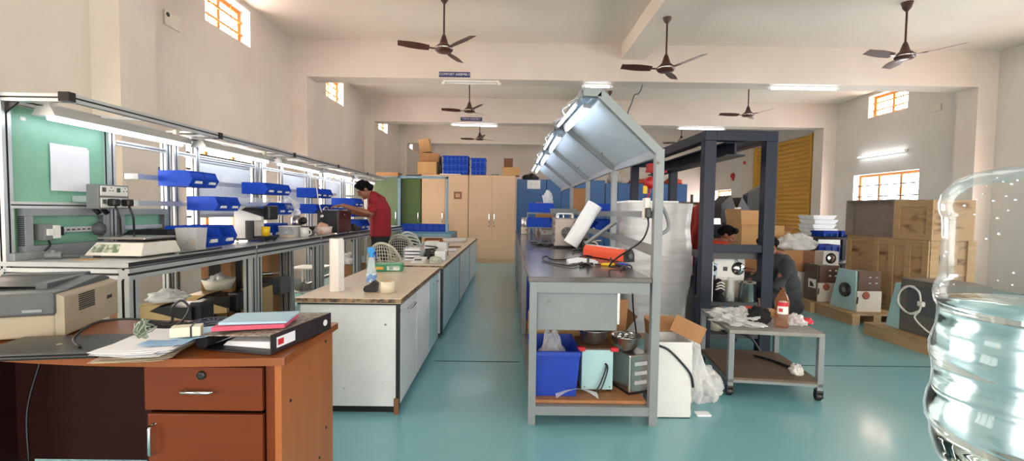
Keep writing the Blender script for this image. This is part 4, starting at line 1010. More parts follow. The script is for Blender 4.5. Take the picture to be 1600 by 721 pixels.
# plastic chairs
def plastic_chair(loc, rz, label, m, grid=True, pad=False):
    t = thing('plastic_chair', label, 'chair', (0, 0, 0), 0, 'plastic chairs behind the island')
    part('seat', MB().grid(lambda u, v: ((u - .5) * (.42 + .04 * v), (v - .5) * .42, .43 - .02 * math.sin(PI * u) * math.sin(PI * v) + .015 * v), 8, 8, thick=.012), m, t)
    bk = MB()
    def bp(u, v): # back surface, v up
        w = .2 + .01 * v - .07 * max(0, v - .7) / .3
        x = (u - .5) * 2 * w; return (x, -.2 - .1 * v - .05 * (1 - (2 * u - 1) ** 2), .44 + .43 * v - .07 * (2 * u - 1) ** 2 * v)
    bk.tube([bp(0, v / 6) for v in range(7)] + [bp(u / 6, 1) for u in range(1, 6)] + [bp(1, 1 - v / 6) for v in range(7)], .017, 8)
    back = part('backrest', bk, m, t)
    sl = MB()
    if grid:
        for i in range(1, 12):
            sl.tube([bp(i / 12, v / 4) for v in range(5)], .0055, 5, k=3)
        for j in range(1, 10):
            sl.tube([bp(u / 6, j / 10) for u in range(7)], .0055, 5, k=2)
    else:
        for j in range(1, 7): sl.tube([bp(u / 6, j / 7) for u in range(7)], .016, 6, k=2)
    part('back_lattice', sl, m, back)
    if pad: part('back_pad', MB().grid(lambda u, v: tuple(Vector(bp(.15 + .7 * u, .15 + .7 * v)) + Vector((0, .02, 0))), 8, 8, thick=.01), BLACKC, back)
    for sx in (-1, 1):
        part('armrest', MB().tube([(sx * .22, -.24, .62), (sx * .25, -.1, .66), (sx * .255, .1, .65), (sx * .24, .2, .6), (sx * .22, .2, .44)], .02, 8), m, t)
        for sy in (-1, 1): part('leg', MB().cyl((sx * .19, sy * .17, .42), (sx * .24, sy * .23, 0), .026, .018, n=10), m, t)
    t.location = loc; t.rotation_euler.z = rz
plastic_chair((-1.5, 5.72, 0), -.1, 'cream plastic chair with a perforated back between the island and the bench', CREAMP)
plastic_chair((-1.82, 7.6, 0), .1, 'cream plastic chair with a dark padded back behind the man', CREAMP, True, True)
plastic_chair((-1.86, 8.45, 0), .05, 'white plastic chair with a slatted back under the blue framed table', WHITEP, False)

# blue framed table with its own frame
LB = mat('pale blue steel', '8fb2c4', .4)
t = thing('framed_table', 'table with a pale blue gantry frame carrying a row of blue bins, before the cupboards', 'table', (-1.75, 9.5, 0))
part('tabletop', MB().box(-2.3, -1.15, 9.2, 9.8, .79, .83), mat('blue steel top', '5b93b4', .4), t, .004)
for x in (-2.27, -1.29):
    part('post', MB().box(x - .025, x + .025, 9.2, 9.25, .83, 1.96), LB, t, .003)
    for y in (9.24, 9.76): part('leg', MB().box(x - .025, x + .025, y - .025, y + .025, 0, .79), LB, t)
part('top_rail', MB().box(-2.295, -1.265, 9.2, 9.25, 1.92, 1.97), LB, t, .003)
part('top_rail', MB().box(-2.9, -2.295, 9.2, 9.23, 1.93, 1.955), LB, t)
part('apron', MB().box(-2.28, -1.2, 9.205, 9.225, .72, .79), LB, t)
part('side_box', MB().box(-1.2, -1.1, 9.25, 9.45, .7, .84), GREYP, t, .004)
pr = None
for i in range(7):
    x = -2.2 + i * .138; lb = 'deep blue bin in the row on the blue framed table, %s from the left' % ['first', 'second', 'third', 'fourth', 'fifth', 'sixth', 'seventh'][i]
    if pr is None:
        pr = thing('shelf_bin', lb, 'bin', (x, 9.3, .831), 0, 'deep blue bins on the blue framed table')
        part('shell', open_box(-.065, .065, 0, .3, 0, .15, .004, .001), BLUE, pr, world=False)
        part('front_lip', MB().box(-.05, .05, -.006, .0, .03, .1), BLUED, pr, world=False)
    else: dup(pr, (x, 9.3, .831), 0, lb)
carton((-1.56, 9.4, 0), .4, .3, .68, 0, 'orange brown carton under the right end of the blue framed table', mat('orange carton', 'b5673d', .7))
solo('dark_cloth_heap', MB().lump((-2.0, 9.4, 0), .1, .1, .45, 3, .2), mat('dark brown cloth', '3a2c20', .9), 'dark brown bundle standing beside the orange brown carton', 'bundle')

# ---------------------------------------------------------------- cupboards along the far side
def almirah(label, x0, x1, y0, y1, zt, m, group, handle='mid', split=2, hm=CHROME, name='steel_cupboard'):
    t = thing(name, label, 'cupboard', ((x0 + x1) / 2, (y0 + y1) / 2, 0), 0, group)
    part('carcass', MB().box(x0, x1, y0 + .02, y1, .06, zt), m, t, .004)
    part('plinth', MB().box(x0 + .01, x1 - .01, y0 + .04, y1, 0, .06), m, t)
    w = (x1 - x0) / split
    for i in range(split):
        a = x0 + i * w
        d = part('door', MB().box(a + .004, a + w - .004, y0, y0 + .02, .1, zt - .015), m, t, .004)
        if handle == 'mid':
            hx = a + w - .06 if (i == 0 or split == 1) else a + .06
            part('handle', MB().tube([(hx, y0, .98), (hx, y0 - .03, 1.0), (hx, y0 - .03, 1.2), (hx, y0, 1.22)], .012, 8, k=4), hm, d)
            part('lock', MB().cyl((hx, y0, .9), (hx, y0 - .01, .9), .015, n=10), DSTEEL, d)
    return t
GB = 'beige steel cupboards'
A1 = almirah('beige steel cupboard left of the aisle end, with the brown square emblem', -2.14, -1.01, 10.9, 11.45, 2.14, BEIGE, GB)
p = part('emblem_plate', MB().box(-1.36, -1.17, 10.893, 10.9, 1.55, 1.73), mat('brown emblem', '8f5c3c', .4), A1, .002)
part('emblem_mark', MB().box(-1.31, -1.22, 10.89, 10.893, 1.6, 1.68).box(-1.285, -1.245, 10.888, 10.89, 1.62, 1.7, 1), [BEIGE, mat('emblem mark', 'b58a4d', .4)], p)
part('red_tag', MB().box(-1.66, -1.57, 10.892, 10.9, .82, .88), ORANGE, A1)
A2 = almirah('beige steel cupboard with a pair of handles, right at the end of the aisle', -1.0, .13, 10.9, 11.45, 2.14, BEIGE, GB)
almirah('olive green steel cupboard left of the beige cupboards', -2.62, -2.16, 10.9, 11.4, 2.03, GREENC, 'green cupboards', 'mid', 1)
almirah('pale green glossy cupboard at the end of the left benches', -3.25, -2.66, 10.75, 11.3, 2.05, GREENL, 'green cupboards', 'mid', 1)
GBL = 'blue steel cupboards'
bl = ['blue steel cupboard with a paper notice, right of the beige cupboards', 'blue steel cupboard right behind the brown cartons, second of the blue row', 'third blue steel cupboard of the row behind the right benches', 'fourth blue steel cupboard, behind the shelf uprights', 'fifth blue steel cupboard, behind the red hoist', 'last blue steel cupboard on the right, behind the navy frame']
xs = [.18, .9, 1.62, 2.34, 2.96, 3.66, 4.36]
for i in range(6):
    c_ = almirah(bl[i], xs[i], xs[i + 1] - .008, 11.0, 11.5, 2.06 if i < 3 else 2.0, BLUEC, GBL, 'mid', 2 if i else 1)
    if i == 0:
        n_ = part('notice', MB().box(.42, .74, 10.994, 11.0, 1.83, 2.04), PAPER, c_)
        part('notice_text', MB().box(.49, .67, 10.992, 10.994, 1.93, 1.955), mat('grey print', '8a8a92', .7, col2='e6e6ea', scale=60, sharp=(.45, .5)), n_)

# things on top of the cupboards
def crate(name_group, loc, sx, sy, sz, label, m=BLUE, nm='stacking_crate'):
    t = thing(nm, label, 'crate', loc, 0, name_group)
    part('shell', open_box(-sx/2 + .012, sx/2 - .012, -sy/2 + .012, sy/2 - .012, .001, sz, .006), m, t, world=False)
    r = MB().box(-sx/2, sx/2, -sy/2, -sy/2 + .012, sz - .03, sz).box(-sx/2 - .0, sx/2, -sy/2 - .014, -sy/2, sz - .035, sz - .002).box(-sx/2, sx/2, sy/2 - .012, sy/2, sz - .03, sz).box(-sx/2, -sx/2 + .012, -sy/2, sy/2, sz - .03, sz).box(sx/2 - .012, sx/2, -sy/2, sy/2, sz - .03, sz)
    part('rim', r, m, t, world=False)
    rb = MB(); n = max(3, int(sx / .08))
    for i in range(n):
        x = -sx/2 + .02 + (sx - .04) * i / (n - 1); rb.box(x - .008, x + .008, -sy/2 - .012, -sy/2 + .012, .01, sz - .03)
    rb.box(-sx/2, sx/2, -sy/2, -sy/2 + .012, sz * .45, sz * .52)
    part('ribs', rb, CRATER if m is BLUE else m, t, world=False)
    return t
GC = 'blue crates on the beige cupboards'
for i in range(3): crate(GC, (-1.33, 11.17, 2.142 + i * .153), .62, .5, .152, 'wide blue crate on the beige cupboard, %s of the three stacked' % ['bottom', 'middle', 'top'][i])
for i in range(2): crate(GC, (-.78, 11.17, 2.142 + i * .206), .36, .5, .204, 'narrow blue crate on the beige cupboard, %s of the two stacked' % ['bottom', 'top'][i])
carton((-2.02, 11.15, 2.142), .46, .45, .3, 0, 'tan carton at the left end of the beige cupboard tops', CARDT)
carton((-2.0, 11.2, 2.445), .46, .4, .22, .1, 'open brown carton on the tan carton', CARD, flaps=(('w', .5),))
q = carton((-2.1, 11.28, 2.7), .26, .3, .33, 0, 'pale brown carton tilted on top of the carton pile', CARDT); q.rotation_euler = (0, -.16, 0)
solo('dark_bundle', MB().lump((-1.715, 11.1, 2.143), .035, .08, .3, 6, .25), DSTEEL, 'dark bundle squeezed between cartons and blue crates', 'bundle')
solo('thin_pole', MB().cyl((-1.66, 11.43, 2.142), (-1.66, 11.44, 3.0), .008, n=8), ALU, 'thin pole standing left of the blue crates', 'pole')
carton((.02, 11.15, 2.142), .42, .4, .2, 0, 'tan carton at the right end of the beige cupboard tops', CARDT)
carton((-.05, 11.15, 2.345), .22, .3, .22, 0, 'small dark brown carton on the right tan carton', CARDD)
sheets('paper_stack', (-.4, 11.08, 0), .2, .3, .22, 2.142, 5, PAPER, 'papers and rolls left of the right tan carton on the cupboard')
solo('folded_sheet', MB().box(-1.7, -1.2, 10.905, 10.918, 2.141, 2.16), WHITEP, 'white folded sheet along the front edge of the cupboard top', 'sheet')
solo('rope_heap', MB().tube([(-.38 - .08 * math.cos(a), 11.33 + .06 * math.sin(a * 1.4), 2.158 + .01 * (a % 4)) for a in range(12)], .014, 6), DGREYP, 'heap of dark rope on the cupboard top', 'rope')
solo('drill_case', MB().box(-2.55, -2.22, 11.0, 11.3, 2.035, 2.13), DSTEEL, 'dark flat case on the olive green cupboard', 'case', bev=.01)
carton((-2.95, 11.0, 2.052), .52, .4, .12, 0, 'flat brown carton on the pale green cupboard', CARD)
RDC = mat('red tarpaulin', 'b0402c', .8, bump=.3)
solo('red_bundle', MB().lump((3.3, 11.2, 2.003), .36, .18, .08, 21, .25), RDC, 'flat red bundle on top of the blue cupboards', 'bundle')
solo('red_bundle', MB().lump((4.06, 11.2, 2.003), .22, .18, .1, 22, .25), RDC, 'second red bundle, nearer the right end of the blue cupboards', 'bundle')
solo('grey_bundle', MB().lump((2.62, 11.2, 2.003), .18, .18, .22, 23, .25), mat('grey sacking', 'a59f95', .9), 'grey sack heaped on the blue cupboards behind the hood', 'sack')
solo('dark_bundle', MB().lump((.5, 11.2, 2.063), .2, .2, .1, 24, .3), DSTEEL, 'dark heap on the blue cupboard with the paper notice', 'bundle')
# ---------------------------------------------------------------- grey steel benches with sloping light hoods
YS = [2.66, 4.33, 5.77, 7.3, 8.75]
XRr = [.895, 1.02, 1.02, 1.02, 1.02]     # rear post line
ZA = [1.635, 1.7, 1.7, 1.7, 1.7]; ZB = [1.975, 2.08, 2.08, 2.08, 2.08]
XT = [.515, .53, .53, .53, .53]; XLp = [.42, .43, .43, .43, .43]
ordn = ['nearest grey steel bench, with the orange sealer and the bowls on its lower shelf', 'second grey steel bench, with the metal fan box and the white foam roll', 'third grey steel bench from the near end, under the sloping hood', 'farthest grey steel bench, with the glass jars and the red and white carton']
for i in range(4):
    y0, y1 = YS[i] - .03, YS[i + 1] - .055; xr0 = XRr[i]; xr1 = XRr[i + 1]
    t = thing('hooded_bench', ordn[i], 'workbench', (.55, (y0 + y1) / 2, 0), 0, 'grey steel benches with light hoods')
    xr = xr0 - .02
    xl = .125
    part('worktop', MB().box(xl - .01, xr - .03, y0 - .01, y1, .865, .895), BTOP, t, .003)
    ap = MB().box(xl + .04, xr - .04, y0, y0 + .04, .80, .864).box(xl + .01, xl + .04, y0 + .05, y1 - .05, .80, .864).box(xl + .04, xr - .04, y1 - .04, y1, .80, .864)
    part('apron', ap, GREYS, t)
    for y in (y0 + .02, y1 - .03):
        part('leg', MB().box(xl, xl + .045, y - .022, y + .022, 0, .864), GREYS, t, .002)
    part('rear_post', MB().box(xr - .025, xr + .025, y0 - .005, y0 + .045, 0, ZA[i] + .02), GREYS, t, .002)
    part('rear_leg', MB().box(xr - .025, xr + .02, y1 - .05, y1 - .008, 0, .864), GREYS, t, .002)
    part('lower_shelf', MB().box(xl + .046, xr - .03, y0 + .045, y1 - .06, .115, .135), PLY, t)
    part('lower_rail', MB().box(xl + .045, xr - .025, y0, y0 + .04, .06, .114).box(xl + .01, xl + .04, y0 + .05, y1 - .06, .06, .114), GREYS, t)
    # hood arm, sheet and lip
    a0 = Vector((xr0 - .02, y0 + .02, ZA[i])); b0 = Vector((XT[i], y0 + .02, ZB[i])); l0 = Vector((XLp[i], y0 + .02, ZB[i] + .005))
    part('hood_arm', MB().bar(a0, b0, .045, .05, up=(0, 0, 1)).bar(b0 - Vector((-.01, 0, .0)), l0, .045, .05), GREYS, t, .002)
    a1 = Vector((xr1 - .02, y1 + .02, ZA[i + 1])); b1 = Vector((XT[i + 1], y1 + .02, ZB[i + 1])); l1 = Vector((XLp[i + 1], y1 + .02, ZB[i + 1] + .005))
    up = Vector((0, 0, .022))
    g = MB().hexa([a0 + up, b0 + up, b1 + up, a1 + up], [a0 + up * 1.4, b0 + up * 1.4, b1 + up * 1.4, a1 + up * 1.4]).hexa([b0 + up, l0 + up, l1 + up, b1 + up], [b0 + up * 1.4, l0 + up * 1.4, l1 + up * 1.4, b1 + up * 1.4])
    part('hood_sheet', g, HOODM, t)
    part('hood_rail', MB().bar(a0 + Vector((0, .03, 0)), a1 - Vector((0, .03, 0)), .03, .05), GREYS, t)
    part('hood_rail', MB().bar(l0 + Vector((0, .03, -.005)), l1 - Vector((0, .03, .005)), .03, .03), GREYS, t)
    # tube light hanging under the upper edge of the hood
    d = (l1 - l0).normalized()
    p0 = l0 + d * .28 + Vector((.07, 0, -.03)); p1 = l0 + d * min(1.42, (l1 - l0).length - .08) + Vector((.07, 0, -.03))
    f = part('light_fitting', MB().bar(p0, p1, .05, .03), ALU, t)
    part('tube', MB().cyl(p0 + Vector((0, .03, -.03)), p1 + Vector((0, -.03, -.03)), .013, n=12), TUBEL, f)
    part('second_tube', MB().cyl(p0 + Vector((-.08, .03, -.005)), p1 + Vector((-.08, -.1, -.005)), .011, n=12), TUBEL, f)
    if i < 3: part('wire_loops', MB().tube([p0 + d * s_ + Vector((-.09 - .03 * (k % 2), 0, .01 + .03 * ((k // 2) % 2))) for k, s_ in enumerate((-.2, 0, .2, .4, .5, .7, .9, 1.1, 1.15))], .008, 6), ALU, f)
    # shelf rails between the rear posts
    for z, h in ((1.27, .045), (1.05, .06)) if i < 3 else ((1.27, .045),):
        part('shelf_rail', MB().bar((xr0 - .02, y0 + .05, z), (xr1 - .02, y1, z), .03, h), GREYS, t)
    if i: 
        for z in (1.245, 1.03): part('rear_shelf', MB().box(xr0 + .0, xr0 + .42, max(y0 + .05, 5.3), y1, z - .015, z), GREYS, t)
    if i == 0:
        part('hanging_drawer', MB().box(.175, .66, y0 + .06, y0 + .6, .56, .80), GREYS, t, .004)
        part('drawer_runner', MB().box(.66, .675, y0 + .06, y0 + .12, .6, .79), STEEL, t)
    st = part('strut', MB().bar(((a1.x + b1.x) / 2 + .08, y1 - .1, (ZA[i + 1] + ZB[i + 1]) / 2 - .1), ((a1.x + b1.x) / 2 + .1, y1 - .08, (ZA[i + 1] + ZB[i + 1]) / 2 + .06), .012), STEEL, t)

ZT = .896
# orange impulse sealer
t = thing('impulse_sealer', 'orange impulse sealer with a white top and raised grey arm on the nearest steel bench', 'sealer', (.78, 3.75, ZT))
Ms = Matrix.Translation((.80, 3.72, ZT)) @ Matrix.Rotation(math.radians(-66), 4, 'Z')
part('body', MB().prism([(-.045, .004), (.045, .004), (.045, .06), (.025, .095), (-.025, .095), (-.045, .06)], -.26, .3, 'x').xf(Ms), ORANGE, t, .004)
part('top_strip', MB().box(-.24, .22, -.024, .024, .095, .1).xf(Ms), WHITEP, t)
part('print', MB().box(-.15, -.02, -.015, .015, .1, .101).xf(Ms), mat('red print', 'c9302c', .5, col2='e8e8e8', scale=40, sharp=(.45, .5)), t)
part('end_cap', MB().prism([(-.047, .002), (.047, .002), (.047, .062), (.026, .098), (-.026, .098), (-.047, .062)], .3, .315, 'x').xf(Ms), BLACK, t)
part('knob', MB().cyl((.315, 0, .05), (.33, 0, .05), .02, n=14).xf(Ms), DGREYP, t)
part('arm', MB().bar((.675, 3.965, ZT + .1), (.94, 3.93, ZT + .31), .045, .03), GREYP, t)
part('arm_strip', MB().bar((.69, 3.945, ZT + .1), (.935, 3.912, ZT + .293), .012, .014), BLACK, t)
for x in (-.2, .25):
    for y in (-.03, .03): part('foot', MB().cyl((x, y, 0), (x, y, .006), .01, n=8).xf(Ms), BLACK, t)
t = thing('power_socket', 'white socket with a black plug on the nearest hood post', 'socket', (.85, 2.72, 1.2))
part('plate', MB().box(.815, .845, 2.69, 2.76, 1.24, 1.37), WHITEP, t, .004)
p = part('plug', MB().box(.81, .842, 2.655, 2.69, 1.25, 1.31), BLACK, t, .006)
part('cord', MB().tube([(.825, 2.67, 1.25), (.825, 2.66, 1.2), (.80, 2.68, 1.12), (.74, 2.75, 1.05), (.69, 2.85, .99), (.675, 3.0, .92), (.71, 3.05, .905), (.78, 3.0, .905), (.8, 3.1, .905), (.76, 3.3, .905), (.78, 3.42, .93)], .006, 6), BLACK, p)
part('tail_cord', MB().tube([(.74, 2.95, .906), (.8, 3.1, .906), (.865, 3.15, .9), (.875, 3.15, .8), (.9, 3.2, .6), (.93, 3.2, .4)], .006, 6), BLACK, p)
solo('flexible_conduit', MB().tube([(.905, 2.7, 1.34), (.93, 2.7, 1.3), (.955, 2.7, 1.24), (.96, 2.7, 1.19), (.93, 2.7, 1.16), (.9, 2.7, 1.155)], .011, 8), GREYP, 'grey flexible conduit curving behind the nearest hood post', 'conduit')

# metal box with a fan grille
t = thing('fan_box', 'brushed metal box with a round fan grille and top handles on the second steel bench', 'fan heater', (.62, 4.85, ZT))
Mf = Matrix.Translation((.605, 4.86, ZT)) @ Matrix.Rotation(-.06, 4, 'Z')
GM = mat('warm brushed metal', '867c74', .38, .5, col2='786f68', scale=4)
part('case', MB().box(-.125, .13, -.1, .22, .012, .315).xf(Mf), GM, t, .012)
gr = MB().cyl((.015, -.1, .16), (.015, -.104, .16), .062, n=28)
g_ = part('fan_opening', gr.xf(Mf), BLACK, t)
gr = MB()
for r_ in (.018, .034, .05, .062): gr.tube([(.015 + r_ * math.cos(a / 20 * 2 * PI), -.106, .16 + r_ * math.sin(a / 20 * 2 * PI)) for a in range(21)], .0016, 5, smooth=False)
for k in range(6): gr.bar((.015, -.106, .16), (.015 + .064 * math.cos(k * PI / 3), -.106, .16 + .064 * math.sin(k * PI / 3)), .003, .003)
part('fan_grille', gr.xf(Mf), GM, g_)
sl = MB()
for k in range(4): sl.box(-.127, -.124, -.07, .19, .06 + k * .06, .085 + k * .06)
for k in range(4): sl.box(-.121, -.112, -.102, -.099, .06 + k * .06, .1 + k * .06)
part('side_slots', sl.xf(Mf), BLACK, t)
for y in (-.02, .12): part('handle', MB().tube([(-.09, y, .315), (-.09, y, .35), (-.08, y, .362), (.07, y, .362), (.08, y, .35), (.08, y, .315)], .008, 8, smooth=False).xf(Mf), ALUB, t)
part('switch', MB().box(.085, .105, -.106, -.1, .03, .07).box(.085, .1, -.105, -.1, .27, .285).xf(Mf), BLACK, t)
for x in (-.1, .1):
    for y in (-.07, .19): part('foot', MB().cyl((x, y, 0), (x, y, .013), .014, n=8).xf(Mf), BLACK, t)
solo('foam_roll', MB().prism([(-.045, -.085), (.045, -.085), (.075, -.05), (.075, .05), (.045, .085), (-.045, .085), (-.075, .05), (-.075, -.05)], -.0, .48, 'z').rot(.53, 'Y').xf(Matrix.Translation((.63, 4.6, .945))), FOAM, 'white foam block leaning diagonally beside the metal fan box', 'foam', bev=.02)
t = thing('bench_vise', 'dark clutter of clamps standing behind the white foam block', 'clamp', (.85, 4.75, ZT))
part('body', MB().box(.76, .86, 4.72, 4.86, ZT + .001, ZT + .1).box(.86, .92, 4.7, 4.8, ZT + .05, ZT + .12), DSTEEL, t, .01)
part('screw', MB().cyl((.78, 4.68, ZT + .07), (.95, 4.62, ZT + .09), .012, n=10), STEEL, t)
t = thing('round_motor', 'round black and steel motor lying beside the orange sealer', 'motor', (.8, 4.3, ZT))
part('housing', MB().lathe([(.052, 0), (.055, .01), (.055, .09), (.03, .1)], (.8, 4.26, ZT + .056), axis=(.15, 1, 0)), STEEL, t)
part('rotor', MB().lathe([(.042, -.002), (.02, -.004), (.001, -.004)], (.8, 4.26, ZT + .056), axis=(.15, 1, 0)), BLACK, t)
solo('white_plate', MB().grid(lambda u, v: (.44 + .23 * u, 3.28 + .14 * v + .07 * u, ZT + .034 - .018 * abs(u - .4) * 2), 10, 6, thick=.02), FOAM, 'flat white foam piece on the nearest steel bench', 'foam')
solo('cable_lead', MB().tube([(.3, 3.55, ZT + .03), (.26, 3.5, ZT + .02), (.28, 3.35, ZT + .008), (.36, 3.18, ZT + .008), (.44, 3.1, ZT + .008), (.5, 3.2, ZT + .01), (.53, 3.23, ZT + .02)], .006, 6), BLACK, 'black lead curling to the black clip on the nearest bench', 'cable')
solo('cable_lead', MB().tube([(.3, 3.56, ZT + .03), (.34, 3.5, ZT + .008), (.48, 3.55, ZT + .008), (.58, 3.7, ZT + .008), (.66, 3.85, ZT + .008), (.7, 3.8, ZT + .008)], .006, 6), BLACK, 'second black lead, running back past the white foam piece', 'cable')
t = thing('black_clip', 'black clip lying against the white foam piece', 'clip', (.55, 3.19, ZT))
part('jaws', MB().bar((.5, 3.14, ZT + .012), (.6, 3.2, ZT + .012), .02, .02).bar((.53, 3.2, ZT + .01), (.57, 3.12, ZT + .01), .015, .018), BLACK, t, .003)
part('handles', MB().bar((.56, 3.16, ZT + .01), (.56, 3.16, ZT + .06), .016), BLACK, t)
t = thing('pliers', 'yellow handled pliers on the front of the nearest steel bench', 'pliers', (.68, 3.22, ZT))
part('jaws', MB().bar((.62, 3.2, ZT + .008), (.66, 3.21, ZT + .008), .016, .012), DSTEEL, t)
for s_ in (-1, 1): part('handle', MB().tube([(.66, 3.21, ZT + .009), (.7, 3.22 + s_ * .03, ZT + .009), (.76, 3.23 + s_ * .02, ZT + .009)], .007, 6), YELLOW, t)
t = thing('pliers', 'blue handled pliers beside the orange sealer', 'pliers', (.8, 3.23, ZT))
part('jaws', MB().bar((.77, 3.25, ZT + .008), (.79, 3.24, ZT + .008), .014, .012), DSTEEL, t)
for s_ in (-1, 1): part('handle', MB().tube([(.79, 3.24, ZT + .009), (.82, 3.235 + s_ * .025, ZT + .009), (.86, 3.2 + s_ * .02, ZT + .009)], .007, 6), BLUED, t)
solo('cable_heap', MB().tube([(.25 + .22 * abs(math.sin(a * .9)), 5.1 + .25 * math.cos(a * 1.3), ZT + .014 + .006 * (a % 3)) for a in range(16)], .009, 6), BLACK, 'heap of black cables left of the metal fan box', 'cable')
solo('cable_end', MB().tube([(.74, 4.42, ZT + .018), (.68, 4.36, ZT + .016), (.6, 4.22, ZT + .016)], .012, 6), BLACK, 'thick black cable end in front of the metal fan box', 'cable')
solo('white_adapter', MB().box(.76, .84, 4.46, 4.52, ZT + .001, ZT + .04), WHITEP, 'small white adapter at the foot of the metal fan box', 'adapter', bev=.008)
t = thing('blender_jug', 'steel grinder standing at the far left of the farthest bench', 'grinder', (.26, 7.6, ZT))
part('base', MB().box(.2, .35, 7.5, 7.66, ZT + .001, ZT + .12), CREAMP, t, .01)
part('can', MB().lathe([(.07, .12), (.075, .14), (.075, .26), (.06, .28), (.001, .28)], (.275, 7.58, ZT)), STEEL, t)
part('dial', MB().cyl((.29, 7.499, ZT + .07), (.29, 7.49, ZT + .07), .02, n=12), RED, t)
for k, (x, y, r, h) in enumerate(((.44, 7.7, .05, .16), (.56, 7.6, .06, .15), (.6, 7.75, .05, .2))):
    tj = thing('glass_jar', 'clear jar between the steel grinder and the red and white carton, %s from the left' % ['first', 'second', 'third'][k], 'jar', (x, y, ZT), 0, 'clear jars on the farthest bench')
    part('jar', MB().lathe([(.001, 0), (r, 0), (r, h * .7), (r * .6, h * .9), (r * .6, h), (r * .55, h), (r * .55, h * .88), (r * .9, h * .68), (r * .9, .01), (.001, .01)], (x, y, ZT), n=18), CLEAR, tj)
    part('lid', MB().cyl((x, y, ZT + h), (x, y, ZT + h + .02), r * .6, n=16), GREYP, tj)
t = thing('printed_carton', 'red and white carton with a red square on the farthest bench', 'carton', (.65, 7.4, ZT))
part('carton', MB().box(.53, .72, 7.35, 7.5, ZT + .001, ZT + .12), WHITEP, t, .003)
part('print', MB().box(.525, .725, 7.348, 7.351, ZT + .09, ZT + .12).box(.565, .59, 7.347, 7.35, ZT + .03, ZT + .06), ORANGE, t)
# bins and clutter on the rear shelves
G2 = 'blue bins on the steel bench shelves'
pr2 = None
for k, (x, y, z, w_, l) in enumerate(((.62, 7.15, 1.26, 1, 'long blue bin on the left shelf over the farthest bench'), (.6, 7.2, 1.03, 1, 'blue bin low behind the metal fan box'), (1.43, 6.2, 1.246, 1, 'blue bin on the rear shelf behind the foam block, left'), (1.43, 5.95, 1.031, 1, 'blue bin on the lower rear shelf behind the foam block'), (1.43, 6.6, 1.031, 1, 'blue bin on the lower rear shelf farther along'), (1.43, 5.5, 1.031, 1, 'blue bin on the lower rear shelf right of the foam block'))):
    if k == 0:
        tb = thing('storage_bin', l, 'bin', (0, 0, 0), 0, G2); bin_parts(.4, .24, .15, tb); tb.location = (x - .3, y, z + .001); tb.rotation_euler.z = -.2
    else: dup(tb, (x - (.3 if k == 1 else .0), y, z + .001), -.2 if k == 1 else PI, l)
part('bin_stand', MB().box(.28, .75, 7.0, 7.3, 1.24, 1.26).box(.28, .75, 7.0, 7.3, 1.01, 1.03).box(.28, .3, 7.25, 7.3, ZT, 1.24).box(.73, .75, 7.25, 7.3, ZT, 1.24), GREYS, [o for o in bpy.data.objects if o.name == 'hooded_bench.002'][0])
for k, (x, y, z, sx, sz, l) in enumerate(((1.35, 8.0, 1.246, .3, .45, 'brown carton high on the shelf behind the farthest bench'), (.8, 8.2, ZT, .25, .25, 'brown carton on the farthest bench behind the jars'), (.75, 8.45, 1.15, .3, .3, 'brown carton stacked behind the long blue bin'))):
    if k == 2: z = ZT + .0; sx, sz = .3, .55
    carton((x - .1, y, z), sx, .25, sz, .05, l, CARD)
solo('crumpled_bag', MB().lump((.62, 7.3, 1.42 - .15 + .14), .08, .06, .14, 31, .3), BAGW, 'white plastic bag standing on the long blue bin', 'bag')
solo('gear_heap', MB().lump((1.22, 6.75, 1.247), .1, .2, .09, 33, .3), DSTEEL, 'heap of metal parts on the upper rear shelf', 'parts')
t = thing('parts_tray', 'grey tray on a stand behind the metal fan box', 'tray', (.6, 5.3, ZT))
part('tray', open_box(.5, .78, 5.25, 5.45, ZT + .36, ZT + .42, .005, .01), GREYP, t)
for x in (.52, .76): part('leg', MB().box(x - .01, x + .01, 5.33, 5.37, ZT, ZT + .36), GREYP, t)

# lower shelf of the nearest bench
t = thing('blue_bin', 'big deep blue open bin on the lower shelf, with clear bags in it', 'bin', (.28, 2.85, .136))
part('shell', open_box(.155, .425, 2.73, 3.1, .137, .42, .006, .02), BLUED, t)
part('rim', MB().box(.135, .445, 2.69, 2.708, .4, .425), BLUED, t)
t_ = solo('crumpled_bag', MB().lump((.29, 2.9, .146), .085, .11, .24, 41, .3), BAG, 'clear plastic bags standing up out of the deep blue bin', 'bag')
solo('plastic_sheet', MB().grid(lambda u, v: (.3 + .26 * u, 2.69 + .05 * v, .138 + .06 * math.sin(PI * u) * (1 - .6 * v) + .02 * v), 10, 4, thick=.001), BAG, 'clear plastic sheet lying in front of the deep blue bin', 'sheet')
t = thing('teal_machine', 'pale teal box machine with red corner grips, steel bowl on it', 'machine', (.56, 2.9, .136))
part('case', MB().box(.47, .67, 2.8, 3.05, .15, .41), TEALM, t, .006)
part('top', MB().box(.46, .68, 2.79, 3.06, .41, .42), BROWNM, t)
for x in (.455, .665): part('corner_grip', MB().box(x - .015, x + .035, 2.785, 2.82, .4, .425), RED, t, .004)
for x in (.49, .65): part('screw', MB().cyl((x, 2.8, .17), (x, 2.798, .17), .005, n=8), CHROME, t)
for y in (2.83, 3.02):
    for x in (.49, .65): part('foot', MB().cyl((x, y, .136), (x, y, .151), .015, n=10), BLACK, t)
part('cord', MB().tube([(.62, 2.8, .32), (.62, 2.775, .3), (.585, 2.77, .2), (.55, 2.76, .15), (.53, 2.75, .142)], .005, 6).tube([(.625, 2.8, .32), (.63, 2.775, .29), (.6, 2.77, .19), (.57, 2.76, .143)], .005, 6), BLACK, t)
